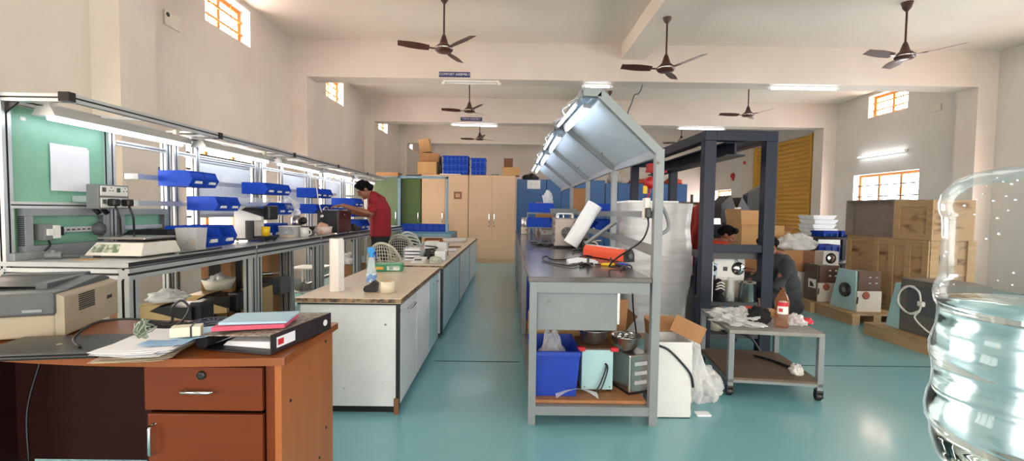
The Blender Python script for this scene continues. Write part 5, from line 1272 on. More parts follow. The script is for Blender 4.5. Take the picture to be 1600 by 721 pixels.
def bowl(name, c, r, h, label, m=STEEL):
    return solo(name, MB().lathe([(.001, 0), (r * .5, 0), (r * .75, h * .35), (r * .95, h * .95), (r, h), (r * .97, h), (r * .92, h * .93), (r * .72, h * .38), (r * .48, .006), (.001, .006)], c, n=36), m, label, 'bowl', 'steel bowls on the lower shelf')
bowl('steel_bowl', (.56, 2.9, .421), .105, .1, 'shiny empty steel bowl on the pale teal machine')
t = thing('steel_case', 'ribbed steel machine case at the right of the lower shelf', 'machine', (.79, 2.88, .136))
Mc = Matrix.Translation((.782, 2.87, .136)) @ Matrix.Rotation(.36, 4, 'Z')
part('case', MB().box(-.06, .1, -.1, .14, .01, .25).xf(Mc), STEEL, t, .008)
sl = MB()
for k in range(3): sl.box(-.02, .07, -.108, -.1, .06 + k * .06, .085 + k * .06)
part('ribs', sl.xf(Mc), ALUB, t, .003)
part('dark_base', MB().box(-.06, .1, -.1, .14, 0, .012).xf(Mc), BLACK, t)
bowl('steel_bowl', (.765, 2.87, .388), .1, .1, 'steel bowl full of metal parts on the ribbed steel case')
for k in range(4): solo('metal_ring', MB().lathe([(.02, 0), (.03, 0), (.03, .02), (.02, .02), (.02, 0)], (.73 + .035 * (k % 3), 2.85 + .03 * (k // 2), .472), n=14, axis=(.3 * (k - 1.5), -.4, .8)), CHROME, 'metal ring heaped in the second steel bowl', 'ring', 'metal rings in the second steel bowl')
q = carton((.7, 3.42, .136), .3, .4, .27, 0, 'brown open carton behind the teal machine on the lower shelf', CARD, flaps=(('w', 1.2), ('e', .9), ('s', 1.4)))
solo('cardboard_flap', MB().bar((.76, 3.13, .14), (.81, 3.18, .66), .1, .004, up=(0, 1, 0)), CARD, 'loose brown cardboard sheet standing up behind the two bowls', 'cardboard')
carton((.34, 3.4, .136), .36, .4, .34, 0, 'flat tan carton at the back of the lower shelf, behind the blue bin', CARDT)
carton((.5, 3.9, .136), .5, .5, .45, 0, 'dark brown carton deeper under the nearest bench', CARDD)
carton((.3, 4.9, .136), .3, .5, .5, 0, 'blue carton under the second bench, showing beside the aisle', BLUED)
carton((.3, 6.3, .136), .3, .6, .45, 0, 'brown carton under the third bench beside the aisle', CARD)

# white carton with open flaps, bag and scrap on the floor
t = thing('white_carton', 'tall white carton with open brown flaps on the floor by the nearest hood post', 'carton', (1.03, 2.85, 0))
part('box', open_box(.92, 1.145, 2.74, 2.98, .001, .48, .005), WCARD, t)
part('flap', MB().bar((.922, 2.86, .482), (.912, 2.86, .58), .004, .22, up=(0, 1, 0)), CARD, t)
part('flap', MB().bar((1.143, 2.86, .48), (1.19, 2.87, .58), .22, .004, up=(0, 1, 0)), CARD, t)
part('flap', MB().bar((1.03, 2.98, .482), (1.03, 3.03, .58), .004, .2, up=(1, 0, 0)), CARD, t)
part('strap', MB().tube([(.93, 2.735, .46), (1.0, 2.735, .43), (1.1, 2.73, .33), (1.14, 2.73, .27), (1.155, 2.735, .2)], .008, 6), BLACK, t)
part('serrated_edge', MB().prism([(2.74, .02)] + [(2.74 + (.012 if k % 2 else .0), .02 + k * .05) for k in range(9)] + [(2.76, .45), (2.76, .02)], 1.144, 1.149, 'x'), WCARD, t)
solo('plastic_bag', MB().lump((1.27, 3.1, 0), .1, .15, .3, 51, .25, 1.8, n=72, m=44).lump((1.36, 3.1, 0), .14, .15, .15, 57, .3, 2, n=72, m=44), BAGW, 'crumpled milky plastic bag on the floor beside the white carton', 'bag')
solo('paper_scrap', MB().box(1.2, 1.29, 2.76, 2.82, 0, .012), FOAM, 'white scrap lying on the floor in front of the white carton', 'scrap', bev=.004)

# wrapped column
t = thing('wrapped_pallet', 'tall pallet load in white stretch film behind the nearest hood post', 'pallet load', (1.53, 4.8, 0))
def wr(u, v):
    a = u * 2 * PI; z = .06 + v * 1.32
    w = .385 - .035 * (1 - v) - .02 * math.sin(v * 9); d = .36
    k = (abs(math.cos(a)) ** 5 + abs(math.sin(a)) ** 5) ** (-1 / 5)
    r = k * (1 + .012 * noise.noise(Vector((math.cos(a) * 2, math.sin(a) * 2, z * 14))) + .02 * noise.noise(Vector((math.cos(a) * 1.5, math.sin(a) * 1.5, z * 3))))
    return (1.52 + w * r * math.cos(a), 4.86 + d * r * math.sin(a), z)
m = MB().grid(wr, 72, 60); m.add([wr(i / 72, 1) for i in range(72)], [list(range(72))])
part('film', m, WRAP, t)
part('pallet', MB().box(1.17, 1.87, 4.52, 5.2, 0, .06), CRATEW, t)
part('top_sheet', MB().box(1.2, 1.72, 4.55, 5.15, 1.381, 1.405), FOAM, t, .01)

# trolley
ta = -.13
t = thing('steel_trolley', 'low grey steel trolley on castors with two wooden shelves', 'trolley', (1.9, 3.39, 0))
Mt = Matrix.Translation((1.9, 3.39, 0)) @ Matrix.Rotation(ta, 4, 'Z')
w_, d_ = .31, .345
GW = mat('worn grey steel top', '8f8d88', .45, col2='77746e', scale=6)
part('top', MB().box(-w_, w_, -d_, d_, .445, .472).xf(Mt), GW, t, .003)
SHW = mat('worn brown shelf', '6f5b4b', .6, col2='5a483b', scale=4, amount=.5)
part('shelf', MB().box(-w_ + .005, w_ - .005, -d_ + .005, d_ - .005, .12, .135).xf(Mt), SHW, t)
part('shelf_frame', MB().box(-w_, w_, -d_, -d_ + .02, .1, .12).box(-w_, w_, d_ - .02, d_, .1, .12).box(-w_, -w_ + .02, -d_, d_, .1, .12).box(w_ - .02, w_, -d_, d_, .1, .12).xf(Mt), GREYS, t)
for sx in (-1, 1):
    for sy in (-1, 1):
        x = sx * (w_ - .018); y = sy * (d_ - .018)
        part('leg', MB().box(x - .018, x + .018, y - .018, y + .018, .075, .445).xf(Mt), GREYS, t)
        c_ = part('castor_fork', MB().box(x - .022, x + .022, y - .02, y + .02, .06, .075).box(x - .022, x - .016, y - .02, y + .02, .02, .06).box(x + .016, x + .022, y - .02, y + .02, .02, .06).xf(Mt), DSTEEL, t)
        part('wheel', MB().cyl((x - .014, y + .01, .03), (x + .014, y + .01, .03), .03, n=18).xf(Mt), BLACK, c_)
ZK = .473
solo('plastic_bag', MB().lump((1.74, 3.36, ZK), .18, .19, .06, 61, .5, 3, n=72, m=44), BAGW, 'milky plastic bag spread over the left of the trolley', 'bag')
solo('black_glove', MB().lump((1.83, 3.24, ZK + .02), .085, .06, .075, 63, .3), BLACKC, 'bunched black glove on the trolley bag', 'glove')
solo('pink_bag', MB().lump((1.9, 3.36, ZK), .06, .06, .06, 64, .4), film('pinkish plastic', 'e6c6c2', .6), 'pinkish plastic bag behind the amber bottle', 'bag')
solo('white_bag', MB().lump((2.12, 3.26, ZK), .06, .06, .05, 65, .45), BAGW, 'white torn bag right of the amber bottle', 'bag')
t = thing('amber_bottle', 'amber plastic bottle with a red and white label on the trolley', 'bottle', (1.96, 3.18, ZK))
c_ = (1.97, 3.19, ZK)
part('bottle', MB().lathe([(.001, 0), (.045, 0), (.048, .01)] + [(.048 - (.003 if k % 2 else 0), .02 + k * .018) for k in range(9)] + [(.046, .19), (.03, .23), (.018, .25), (.016, .27), (.014, .27)], c_, n=24), AMBER, t)
part('cap', MB().cyl((1.97, 3.19, ZK + .268), (1.97, 3.19, ZK + .285), .018, n=16), mat('dark cap', '4a1a14', .4), t)
lb = MB()
lb.grid(lambda u, v: (c_[0] + .0495 * math.cos(-2.7 + 1.5 * u), c_[1] + .0495 * math.sin(-2.7 + 1.5 * u), ZK + .1 + .085 * v), 10, 2)
l_ = part('label', lb, WHITEP, t)
lb = MB().grid(lambda u, v: (c_[0] + .0502 * math.cos(-2.7 + 1.5 * u), c_[1] + .0502 * math.sin(-2.7 + 1.5 * u), ZK + .155 + .03 * v), 10, 2).grid(lambda u, v: (c_[0] + .0502 * math.cos(-2.5 + .5 * u), c_[1] + .0502 * math.sin(-2.5 + .5 * u), ZK + .115 + .025 * v), 6, 2)
part('label_print', lb, RED, l_)
t = thing('white_canister', 'white cylindrical canister behind the amber bottle', 'canister', (2.08, 3.33, ZK))
part('body', MB().lathe([(.001, 0), (.03, 0), (.03, .13), (.026, .14), (.001, .14)], (2.12, 3.42, ZK), n=20), WHITEP, t)
solo('red_cloth', MB().lump((2.2, 3.3, ZK), .07, .04, .03, 66, .35), RED, 'red cloth at the right end of the trolley', 'cloth')
t = thing('wooden_stand', 'brown wooden block with an upright peg at the back of the trolley', 'stand', (2.05, 3.6, ZK))
part('block', MB().box(2.0, 2.16, 3.5, 3.64, ZK, ZK + .04), CARDT, t, .003)
part('peg', MB().cyl((2.03, 3.58, ZK + .04), (2.02, 3.58, ZK + .13), .01, n=8), BROWNM, t)
t = thing('red_tool', 'red and black hand tool behind the black glove', 'tool', (1.9, 3.5, ZK))
part('handle', MB().bar((1.78, 3.6, ZK + .05), (1.9, 3.59, ZK + .05), .035, .03), DSTEEL, t, .005)
part('grip', MB().bar((1.9, 3.59, ZK + .05), (1.97, 3.58, ZK + .05), .03, .03), RED, t, .005)
part('base', MB().box(1.79, 1.97, 3.56, 3.64, ZK, ZK + .036), BLACK, t)
solo('white_scrap', MB().lump((2.08, 3.17, .137), .04, .05, .05, 68, .3), WHITEP, 'white crumpled scrap on the lower shelf of the trolley', 'scrap')
solo('black_hose', MB().tube([(1.98, 3.55, .145), (2.05, 3.45, .145), (2.1, 3.3, .145), (2.12, 3.22, .15)], .01, 6), BLACK, 'black hose on the lower shelf of the trolley', 'hose')

# navy frame
t = thing('gantry_frame', 'tall navy steel frame with an overhead rail, right of the wrapped load', 'frame', (2.08, 5.27, 0))
FX0, FX1, FY0, FY1, FT = 1.75, 2.41, 4.05, 6.55, 2.03
w_ = .105
for x in (FX0, FX1 - w_):
    for y in (FY0, FY1 - .09): part('post', MB().box(x, x + w_, y, y + .09, 0, FT - .09), NAVY, t, .004)
    part('side_beam', MB().box(x, x + w_, FY0, FY1, FT - .09, FT), NAVY, t, .004)
part('front_beam', MB().box(FX0 + w_, FX1 - w_, FY0, FY0 + .09, FT - .09, FT), NAVY, t, .004)
part('rear_beam', MB().box(FX0 + w_, FX1 - w_, FY1 - .09, FY1, FT - .09, FT), NAVY, t, .004)
part('runway_beam', MB().box(1.98, 2.16, FY0 + .09, FY1 - .09, FT - .1, FT - .085).box(2.06, 2.08, FY0 + .09, FY1 - .09, FT - .2, FT - .1).box(1.98, 2.16, FY0 + .09, FY1 - .09, FT - .215, FT - .2), NAVY, t)
part('mid_beam', MB().box(FX0 + w_, FX1 - w_, FY0 + .01, FY0 + .09, .93, 1.0), NAVY, t, .003)
part('shelf_board', MB().box(FX0 + w_ - .04, FX1 - w_ + .04, FY0 + .1, FY0 + .38, .86, .925), mat('grey shelf edge', '4c4a4c', .5), t)
for z in (.47, .17): part('shelf_board', MB().box(FX0 + w_, FX1 - w_, FY0 + .02, FY0 + .38, z - .035, z), mat('dark shelf', '3b3d42', .5), t)
for x in (FX0 + .03, FX1 - .07): part('shelf_leg', MB().box(x + .08 * (1 if x < 2 else -1), x + .04 + .08 * (1 if x < 2 else -1), FY0 + .385, FY0 + .42, 0, .86), NAVY, t)
part('shelf_strip', MB().box(1.87, 1.885, 4.1, 4.12, .47, .84), WHITEP, t)

# chain hoist
t = thing('chain_hoist', 'red chain hoist hanging in front of the blue cupboards', 'hoist', (1.72, 5.6, 1.3))
part('trolley_clamp', MB().box(1.72, 1.82, 5.6, 5.7, 1.8, 1.9).bar((1.7, 5.65, 1.8), (1.97, 5.65, 1.8), .03), RED, t, .006)
part('upper_hook', MB().tube([(1.76, 5.65, 1.8), (1.79, 5.65, 1.77), (1.79, 5.65, 1.73), (1.75, 5.65, 1.72)], .012, 8), DSTEEL, t)
part('gear_case', MB().lathe([(.02, -.05), (.07, -.04), (.075, .03), (.03, .05)], (1.76, 5.65, 1.66), axis=(.3, -1, 0)), RED, t)
ch = MB()
for k in range(12): ch.lathe([(.008, 0), (.013, .005), (.013, .03), (.008, .035)], (1.75 + .01 * math.sin(k), 5.65, 1.6 - k * .036), n=8)
part('chain', ch, RED, t)
part('hook_block', MB().lathe([(.02, 0), (.035, .03), (.03, .07), (.01, .09)], (1.75, 5.65, 1.12)), DSTEEL, t)
part('yellow_tag', MB().box(1.67, 1.72, 5.62, 5.64, 1.52, 1.62), YELLOW, t)

# things on the navy frame shelves
t = thing('dial_machine', 'cream machine with a round chrome dial on the navy frame, marked JSL', 'machine', (2.2, 4.4, .47))
part('case', MB().box(1.98, 2.28, 4.3, 4.42, .66, .85), WHITEP, t, .006)
dl = part('dial', MB().lathe([(.055, 0), (.055, .012), (.04, .016), (.03, .026), (.001, .028)], (2.215, 4.3, .755), axis=(0, -1, 0), n=28), CHROME, t)
part('dial_ring', MB().lathe([(.058, -.001), (.064, .004), (.058, .008)], (2.215, 4.3, .755), axis=(0, -1, 0), n=28), BLACK, dl)
part('label_strip', MB().box(2.07, 2.11, 4.295, 4.3, .73, .77), BLACK, t)
writing('lettering', 'JSL', .035, (2.2, 4.298, .833), (PI / 2, 0, 0), BLACK, t)
part('stand', MB().box(1.98, 2.28, 4.31, 4.41, .471, .66), WHITEP, t, .004)
t = thing('blue_tester', 'pale blue small box with a dark round knob beside the cream machine', 'tester', (2.0, 4.25, .7))
part('case', MB().box(1.87, 1.97, 4.2, 4.29, .70, .81), mat('pale blue case', 'a9c3d6', .4), t, .006)
part('knob', MB().lathe([(.03, 0), (.026, .015), (.001, .018)], (1.93, 4.2, .765), axis=(0, -1, 0), n=18), BLACK, t)
part('stand', MB().box(1.88, 1.96, 4.21, 4.28, .471, .7), DSTEEL, t)
solo('striped_cap', MB().lump((1.95, 4.13, .55), .05, .045, .09, 71, .12).add([], []), (lambda m: m)(BLACKC), 'black and white striped knitted cap on the navy frame shelf', 'cap')
st = bpy.data.objects['striped_cap']
q = MB()
for k in range(3): q.tube([(-.042 + .008 * k, -.035 + .004 * k, .03 + k * .026), (0, -.052, .05 + k * .026), (.04, -.03, .03 + k * .026)], .007, 6)
part('stripes', q, WHITEP, st, world=False)
solo('woollen_beanie', MB().lump((1.955, 4.13, .471), .05, .05, .055, 72, .2), BLACKC, 'black cloth beanie under the striped knitted cap', 'cap')
t = thing('glass_vase', 'clear tall flask between the cap and the steel pot', 'flask', (2.11, 4.2, .471))
part('flask', MB().lathe([(.001, 0), (.04, 0), (.035, .08), (.022, .16), (.026, .22), (.023, .22), (.019, .16), (.03, .08), (.034, .006), (.001, .006)], (2.06, 4.13, .471), n=20), CLEAR, t)
solo('white_canister', MB().lathe([(.001, 0), (.05, 0), (.05, .17), (.045, .175), (.001, .175)], (2.12, 4.24, .471), n=20), CREAMP, 'cream canister left of the steel pot', 'canister')
t = thing('steel_pot', 'tall shiny steel pot with a rim on the navy frame shelf', 'pot', (2.31, 4.17, .471))
part('pot', MB().lathe([(.001, 0), (.072, 0), (.076, .01), (.076, .17), (.09, .178), (.088, .182), (.073, .175), (.07, .012), (.001, .01)], (2.212, 4.13, .471), n=30), STEEL, t)
t = thing('white_bucket', 'white bucket on the lowest shelf of the navy frame', 'bucket', (2.0, 4.3, .171))
part('shell', MB().lathe([(.001, 0), (.075, 0), (.085, .13), (.08, .13), (.07, .01), (.001, .01)], (2.0, 4.25, .171), n=22), CREAMP, t)
part('handle', MB().tube([(1.915, 4.25, .29), (1.94, 4.18, .26), (2.0, 4.16, .24), (2.06, 4.18, .26), (2.085, 4.25, .29)], .004, 6), STEEL, t)
solo('steel_cup', MB().lathe([(.001, 0), (.04, 0), (.045, .16), (.04, .16), (.036, .01), (.001, .01)], (2.25, 4.28, .171), n=18), STEEL, 'steel tumbler on the lowest shelf of the navy frame', 'cup')
solo('black_hose', MB().tube([(2.0, 4.14, .185), (2.1, 4.1, .185), (2.2, 4.04, .17), (2.27, 4.02, .08), (2.3, 4.0, .02)], .012, 6), BLACK, 'black hose drooping from the lowest shelf of the navy frame', 'hose')
t = thing('sauce_bottle', 'clear bottle with an orange cap between the wrapped load and the navy frame', 'bottle', (1.93, 4.85, 0))
part('bottle', MB().lathe([(.001, 0), (.04, 0), (.04, .2), (.02, .27), (.018, .3)], (2.0, 4.95, .6), n=18), CLEAR, t)
part('cap', MB().cyl((2.0, 4.95, .9), (2.0, 4.95, .94), .02, n=14), ORANGE, t)
part('stool', MB().box(1.91, 2.1, 4.86, 5.05, 0, .6), DSTEEL, t)
# ---------------------------------------------------------------- two people half hidden behind the navy frame
def seated(loc, face, label, shirt, hairm, lean, arms):
    t = thing('person', label, 'person', loc)
    f = Vector((math.cos(face), math.sin(face), 0)); s = Vector((-f.y, f.x, 0)); o = Vector(loc)
    P = lambda a, b_, z: o + f * a + s * b_ + Vector((0, 0, z))
    m = MB(); c = MB()
    neck = P(lean, 0, .8); hd = P(lean + .1, 0, .92)
    at2, R2 = head(m, hd, f * .8 + Vector((0, 0, -.55)), f * .5 + Vector((0, 0, .85)))
    limb(m, [neck - f * .03 - Vector((0, 0, .04)), neck, hd - Vector((0, 0, .04))], [.065, .056, .055])
    for k in range(5):
        u = k / 4; m.ball(P(lean * u - .03 * math.sin(u * PI), 0, .3 + .46 * u), .12, .16 + .02 * u, .12, 18, 10)
        c.ball(P(lean * u - .03 * math.sin(u * PI), 0, .3 + .45 * u), .138, .178 + .02 * u, .125, 20, 12)
    for sd in (-1, 1):
        sh = P(lean, sd * .19, .75); el = P(lean + .12, sd * .24, .52); wr_ = P(lean + .34, sd * .12, .5)
        limb(m, [sh, el], [.058, .043]); limb(m, [el, wr_], [.043, .028]); hand(m, wr_, f - s * sd * .2, (0, 0, 1), -sd, .7)
        limb(c, [sh, el] if arms else [sh, sh * .4 + el * .6], [.075, .06])
        if arms: limb(c, [el, el * .3 + wr_ * .7], [.06, .048])
        kn = P(.44, sd * .14, .42); limb(m, [P(.02, sd * .1, .27), kn, P(.34, sd * .13, .07)], [.09, .06, .042])
    b_ = part('body', m, SKIN, t); skinned(b_, .01, 3)
    so = part('shirt', c, shirt, t); skinned(so, .012, 3)
    h = MB().ball(at2(0, -.026, .036), .083, .098, .092, 20, 12, rot=R2)
    for a, bb, z, r_ in ((0, .045, .1, .04), (.04, .03, .1, .035), (-.04, .03, .1, .035), (0, -.085, 0, .045)): h.ball(at2(a, bb, z), r_, n=12, m=8)
    ho = part('hair', h, hairm, t); skinned(ho, .009, 2)
    g = MB()
    for sd in (-1, 1): limb(g, [P(.02, sd * .1, .28), P(.44, sd * .14, .42), P(.35, sd * .13, .12)], [.115, .08, .06])
    g.ball(P(0, 0, .27), .15, .18, .12, 18, 10)
    go = part('trousers', g, TROUS, t); skinned(go, .014, 2)
    for sd in (-1, 1): part('shoe', MB().ball(P(.4, sd * .13, .04), .1, .05, .045, 14, 8), BLACK, t)
    return t
seated((2.56, 5.75, .09), -.5, 'person in orange red sitting behind the navy frame, head bent', ORCLOTH, HAIR, .12, False)
seated((3.12, 4.95, 0), PI, 'person in dark grey crouching right of the navy frame, back to the pallets', DGCLOTH, HAIR, .14, True)
solo('low_stool', MB().box(2.43, 2.72, 5.6, 5.9, .18, .2).box(2.45, 2.49, 5.62, 5.88, 0, .18).box(2.67, 2.71, 5.62, 5.88, 0, .18), CRATEW, 'low wooden stool under the person in orange red', 'stool')
solo('low_stool', MB().box(2.98, 3.28, 4.8, 5.1, .12, .14).box(3.0, 3.04, 4.82, 5.08, 0, .12).box(3.22, 3.26, 4.82, 5.08, 0, .12), CRATEW, 'very low wooden stool under the person in dark grey', 'stool')

# ---------------------------------------------------------------- stacks on the right
RT = mat('red cloth', '8a231c', .9, col2='5a1512', scale=6, bump=.3)
t = thing('clothes_rack', 'rack with red and orange cloths hanging behind the wrapped load', 'rack', (2.55, 6.2, 0))
part('pole', MB().cyl((2.6, 6.4, .03), (2.6, 6.4, 1.55), .02, n=10), DSTEEL, t)
part('base', MB().box(2.45, 2.85, 6.2, 6.44, 0, .03), DSTEEL, t)
part('red_cloth', MB().grid(lambda u, v: (2.45 + .26 * u + .02 * math.sin(v * 7), 6.3 + .05 * math.sin(u * 9 + v * 3), 1.42 - .85 * v - .05 * math.sin(u * 4)), 20, 20, thick=.02), RT, t)
part('crossbar', MB().cyl((2.45, 6.36, 1.42), (2.74, 6.36, 1.42), .015, n=8), DSTEEL, t)
for k in range(6):
    solo('wooden_plank', MB().box(3.7 + .02 * (k % 2), 4.75, 9.4, 9.9, 1.2 + k * .055, 1.25 + k * .055), CRATEW, 'wooden board in the pile behind the navy frame, %s from the bottom' % ['first', 'second', 'third', 'fourth', 'fifth', 'sixth'][k], 'board', 'wooden boards piled behind the navy frame')
solo('board_base', MB().box(3.7, 4.75, 9.4, 9.9, 0, .12).box(3.75, 3.85, 9.45, 9.85, .12, 1.18).box(4.55, 4.65, 9.45, 9.85, .12, 1.18).box(3.7, 4.75, 9.4, 9.9, 1.18, 1.2), CRATEW, 'wooden trestle under the pile of boards', 'trestle')
q = MB().prism([(-.3, 0), (.3, 0), (.3, .5), (.12, .75), (.02, .5), (-.1, .78), (-.3, .6)], 0, .3, 'y').rotz(.2).xf(Matrix.Translation((4.1, 8.12, .85)))
solo('black_foam', q, BLACK, 'black foam packing block standing behind the navy frame', 'foam', bev=.03)
q = MB().prism([(-.2, 0), (.22, 0), (.22, .9), (.1, 1.0), (-.2, .8)], 0, .25, 'y').rotz(-.15).xf(Matrix.Translation((4.62, 8.3, .85)))
solo('black_foam', q, BLACK, 'second black foam block, right of the first', 'foam', bev=.03)
solo('storage_table', MB().box(3.5, 5.1, 7.7, 8.7, .8, .85).box(3.55, 3.62, 7.75, 7.82, 0, .8).box(4.98, 5.05, 7.75, 7.82, 0, .8).box(3.55, 3.62, 8.6, 8.67, 0, .8).box(4.98, 5.05, 8.6, 8.67, 0, .8), DSTEEL, 'dark table behind the navy frame carrying the black foam', 'table')
t = thing('white_lamp', 'small lit white lamp shade beside the black foam', 'lamp', (3.62, 7.75, .85))
part('shade', MB().lathe([(.05, .2), (.06, .1), (.055, .1), (.045, .2)], (3.62, 7.8, 1.0), n=18), emat('lamp shade', 'fff1d8', 1.2), t)
part('stand', MB().cyl((3.62, 7.8, .851), (3.62, 7.8, 1.13), .012, n=8), DSTEEL, t)
solo('foam_insert', MB().box(4.0, 4.06, 7.85, 7.97, 1.1, 1.4), FOAM, 'white strip against the black foam', 'foam', bev=.006)
def pallet(loc, sx, sy, rz, label):
    t = thing('wooden_pallet', label, 'pallet', loc, rz, 'wooden pallets on the right')
    b_ = MB(); n = max(4, int(sy / .13))
    for k in range(n): b_.box(-sx/2, sx/2, -sy/2 + sy * k / n + .008, -sy/2 + sy * (k + 1) / n - .008, .11, .13)
    part('deck', b_, CRATEW, t, world=False)
    for x in (-sx/2 + .05, 0, sx/2 - .05): part('bearer', MB().box(x - .045, x + .045, -sy/2, sy/2, 0, .11), CRATEW, t, world=False)
carton((3.92, 7.16, .0), .66, .5, .66, 0, 'brown carton at the bottom of the pile between the navy posts', CARD)
carton((3.92, 7.15, .662), .66, .5, .45, 0, 'wide tan carton with torn flaps showing between the navy posts', CARDT, flaps=(('w', 1.5), ('n', 1.2)))
carton((4.45, 7.4, .0), .2, .4, 1.02, 0, 'narrow brown carton under the yellow shutter', CARD, flaps=(('e', .6), ('n', 1.2)))
t = thing('dark_machine', 'dark squat machine between the black foam and the tan carton', 'machine', (3.6, 7.72, .85))
part('case', MB().box(3.78, 4.02, 7.75, 7.95, .851, 1.13), BLACK, t, .01)
part('dial', MB().lathe([(.05, 0), (.04, .01)], (3.9, 7.75, 1.0), axis=(0, -1, 0), n=16), GREYP, t)
pallet((4.2, 6.52, 0), .75, .7, 0, 'wooden pallet farthest back on the right, under the white carton')
q = carton((4.15, 6.5, .131), .38, .4, .34, 0, 'white carton with hanging hooks at the back of the pallets', WCARD)
part('hook_print', MB().tube([(-.12, -.203, .27), (-.06, -.203, .28), (-.04, -.203, .24), (-.09, -.203, .2)], .007, 5), DGREYP, q, world=False)
part('hook_print', MB().tube([(.1, -.203, .3), (.12, -.203, .22), (.08, -.203, .17), (.11, -.203, .13)], .006, 5), DGREYP, q, world=False)
carton((4.03, 6.5, .473), .28, .38, .3, 0, 'pale brown carton on the white carton, left of two', CARD)
carton((4.26, 6.5, .473), .17, .36, .3, 0, 'darker brown carton on the white carton, right of two', CARDD)
solo('plastic_bag', MB().lump((4.2, 6.55, .776), .27, .2, .15, 81, .35, n=48, m=30), BAGW, 'big milky plastic bag on the brown cartons under the yellow shutter', 'bag')
pallet((4.25, 5.99, 0), .56, .33, 0, 'wooden pallet under the brown machine with the white tag')
pallet((4.32, 5.48, 0), .6, .62, 0, 'wooden pallet under the tapered machine with the round black fan')
pallet((4.2, 4.38, 0), .66, .86, .03, 'wooden pallet at the right under the grey panel machine')
CREM = mat('cream machine panel', 'd2cbbf', .5, col2='c5bdb0', scale=4)
DPAN = mat('shaded brown panel', '54463d', .5)
def roaster(label, loc, taper):
    """near end (y = 0) is the brown and cream side; the wide panel looks to -x"""
    t = thing('roaster_machine', label, 'machine', loc, 0, 'machines on the wooden pallets')
    D = .42 if taper else .26
    sl = .13 if taper else 0
    part('front_panel', MB().prism([(0, 0), (D, 0), (D - sl, .49), (0.01, .49)], 0, .02, 'x'), TEALM if taper else DPAN, t, .004, world=False)
    part('body', MB().prism([(.01, 0), (D - .01, 0), (D - sl - .01, .47), (.02, .47)], .021, .28, 'x'), GREYP, t, world=False)
    if taper:
        f = part('fan', MB().lathe([(.088, 0), (.088, .02), (.06, .024)], (0, .16, .24), axis=(-1, 0, 0), n=28), BLACK, t, world=False)
        s_ = MB().lathe([(.03, 0), (.03, .006)], (-.022, .16, .24), axis=(-1, 0, 0), n=16)
        for k in range(10): s_.bar((-.025, .16 + .03 * math.cos(k * PI / 5), .24 + .03 * math.sin(k * PI / 5)), (-.022, .16 + .078 * math.cos(k * PI / 5 + .3), .24 + .078 * math.sin(k * PI / 5 + .3)), .009, .003)
        part('fan_guard', s_, GREYP, f, world=False)
    else:
        wt = part('white_tag', MB().box(-.006, 0, .02, .17, .17, .29), WHITEP, t, .003, world=False)
        part('tag_mark', MB().prism([(.05, .19), (.13, .19), (.13, .26), (.08, .24)], -.009, -.006, 'x'), BLACK, wt, world=False)
    part('side_upper', MB().box(.021, .29, -.012, .008, .255, .485), BROWNM, t, .003, world=False)
    for k in range(2):
        for x in (.14, .22): part('bolt', MB().box(x, x + .03, -.016, -.012, .34 + k * .07, .352 + k * .07), CHROME, t, world=False)
    part('side_lower', MB().box(.005, .3, -.02, .005, .0, .25), CREM, t, .005, world=False)
    part('red_dial', MB().lathe([(.036, 0), (.046, .004), (.036, .008)], (.11, -.02, .2), axis=(0, -1, 0), n=22), mat('rust red', 'a0503c', .5), t, world=False)
    part('lever', MB().cyl((.0, -.03, .1), (.01, -.025, .18), .008, n=8), BLACK, t, world=False)
roaster('tapered white and brown machine with a round black fan on a pallet', (4.15, 5.3, .132), True)
roaster('brown machine with a white tag and a red dial, behind the tapered machine', (4.1, 5.9, .132), False)
t = thing('panel_machine', 'grey panel machine with a coil of white cable on the right pallet', 'machine', (4.2, 4.3, .132))
part('edge_panel', MB().prism([(4.5, .133), (4.66, .133), (4.56, .6), (4.5, .6)], 3.98, 4.4, 'x'), TEALM, t, .004)
part('main_panel', MB().box(3.98, 4.4, 4.02, 4.498, .133, .66), mat('grey metal sheet', '73726d', .4, .3), t, .004)
part('dark_window', MB().box(3.974, 3.98, 4.1, 4.42, .33, .6), DGREYP, t)
for y in (4.28, 4.38): part('corner_screw', MB().cyl((3.968, y, .56), (3.974, y, .56), .01, n=8), CHROME, t)
part('white_cable', MB().tube([(3.955, 4.36 - (.115 + .012 * (k % 3)) * math.cos(k * .7), .46 + (.13 + .01 * (k % 2)) * math.sin(k * .7)) for k in range(18)] + [(3.955, 4.3, .3), (3.955, 4.2, .22), (3.955, 4.08, .17)], .008, 6), WHITEP, t)
part('white_plug', MB().box(3.93, 3.965, 4.2, 4.26, .42, .47), WHITEP, t, .01)

# wooden crates and the grey brown cabinet along the right, fronts facing left
def wood_crate(loc, w, d, h, label, nx=3):
    t = thing('wooden_crate', label, 'crate', loc, -PI / 2, 'plywood crates by the right wall')
    part('box', MB().box(.02, w - .02, .02, d - .02, .001, h), CRATEP, t, world=False)
    for k in range(nx):
        x = (w - .08) * k / (nx - 1)
        part('batten', MB().box(x, x + .08, 0, .019, 0, h), CRATEW, t, .002, world=False)
    for z in (0, h - .09): part('rail', MB().box(.08, w - .08, .004, .019, z, z + .09), CRATEW, t, .002, world=False)
    for y in (.03, d / 2 - .05, d - .13): part('side_batten', MB().box(w - .019, w, y, y + .1, 0, h), CRATEW, t, .002, world=False)
wood_crate((4.97, 6.56, 0), .5, .6, 1.0, 'plywood crate behind the tapered machine, left of two', 2)
wood_crate((4.95, 6.05, 0), .8, .6, 1.0, 'wider plywood crate beside the water bottle, right of two', 4)
t = thing('open_cabinet', 'grey brown open wooden cabinet lying on the plywood crates under the window', 'cabinet', (4.94, 6.56, 1.002), -PI / 2)
GBW = mat('grey brown veneer', '857971', .5, col2='756a62', scale=3, stretch=(1, 1, 5))
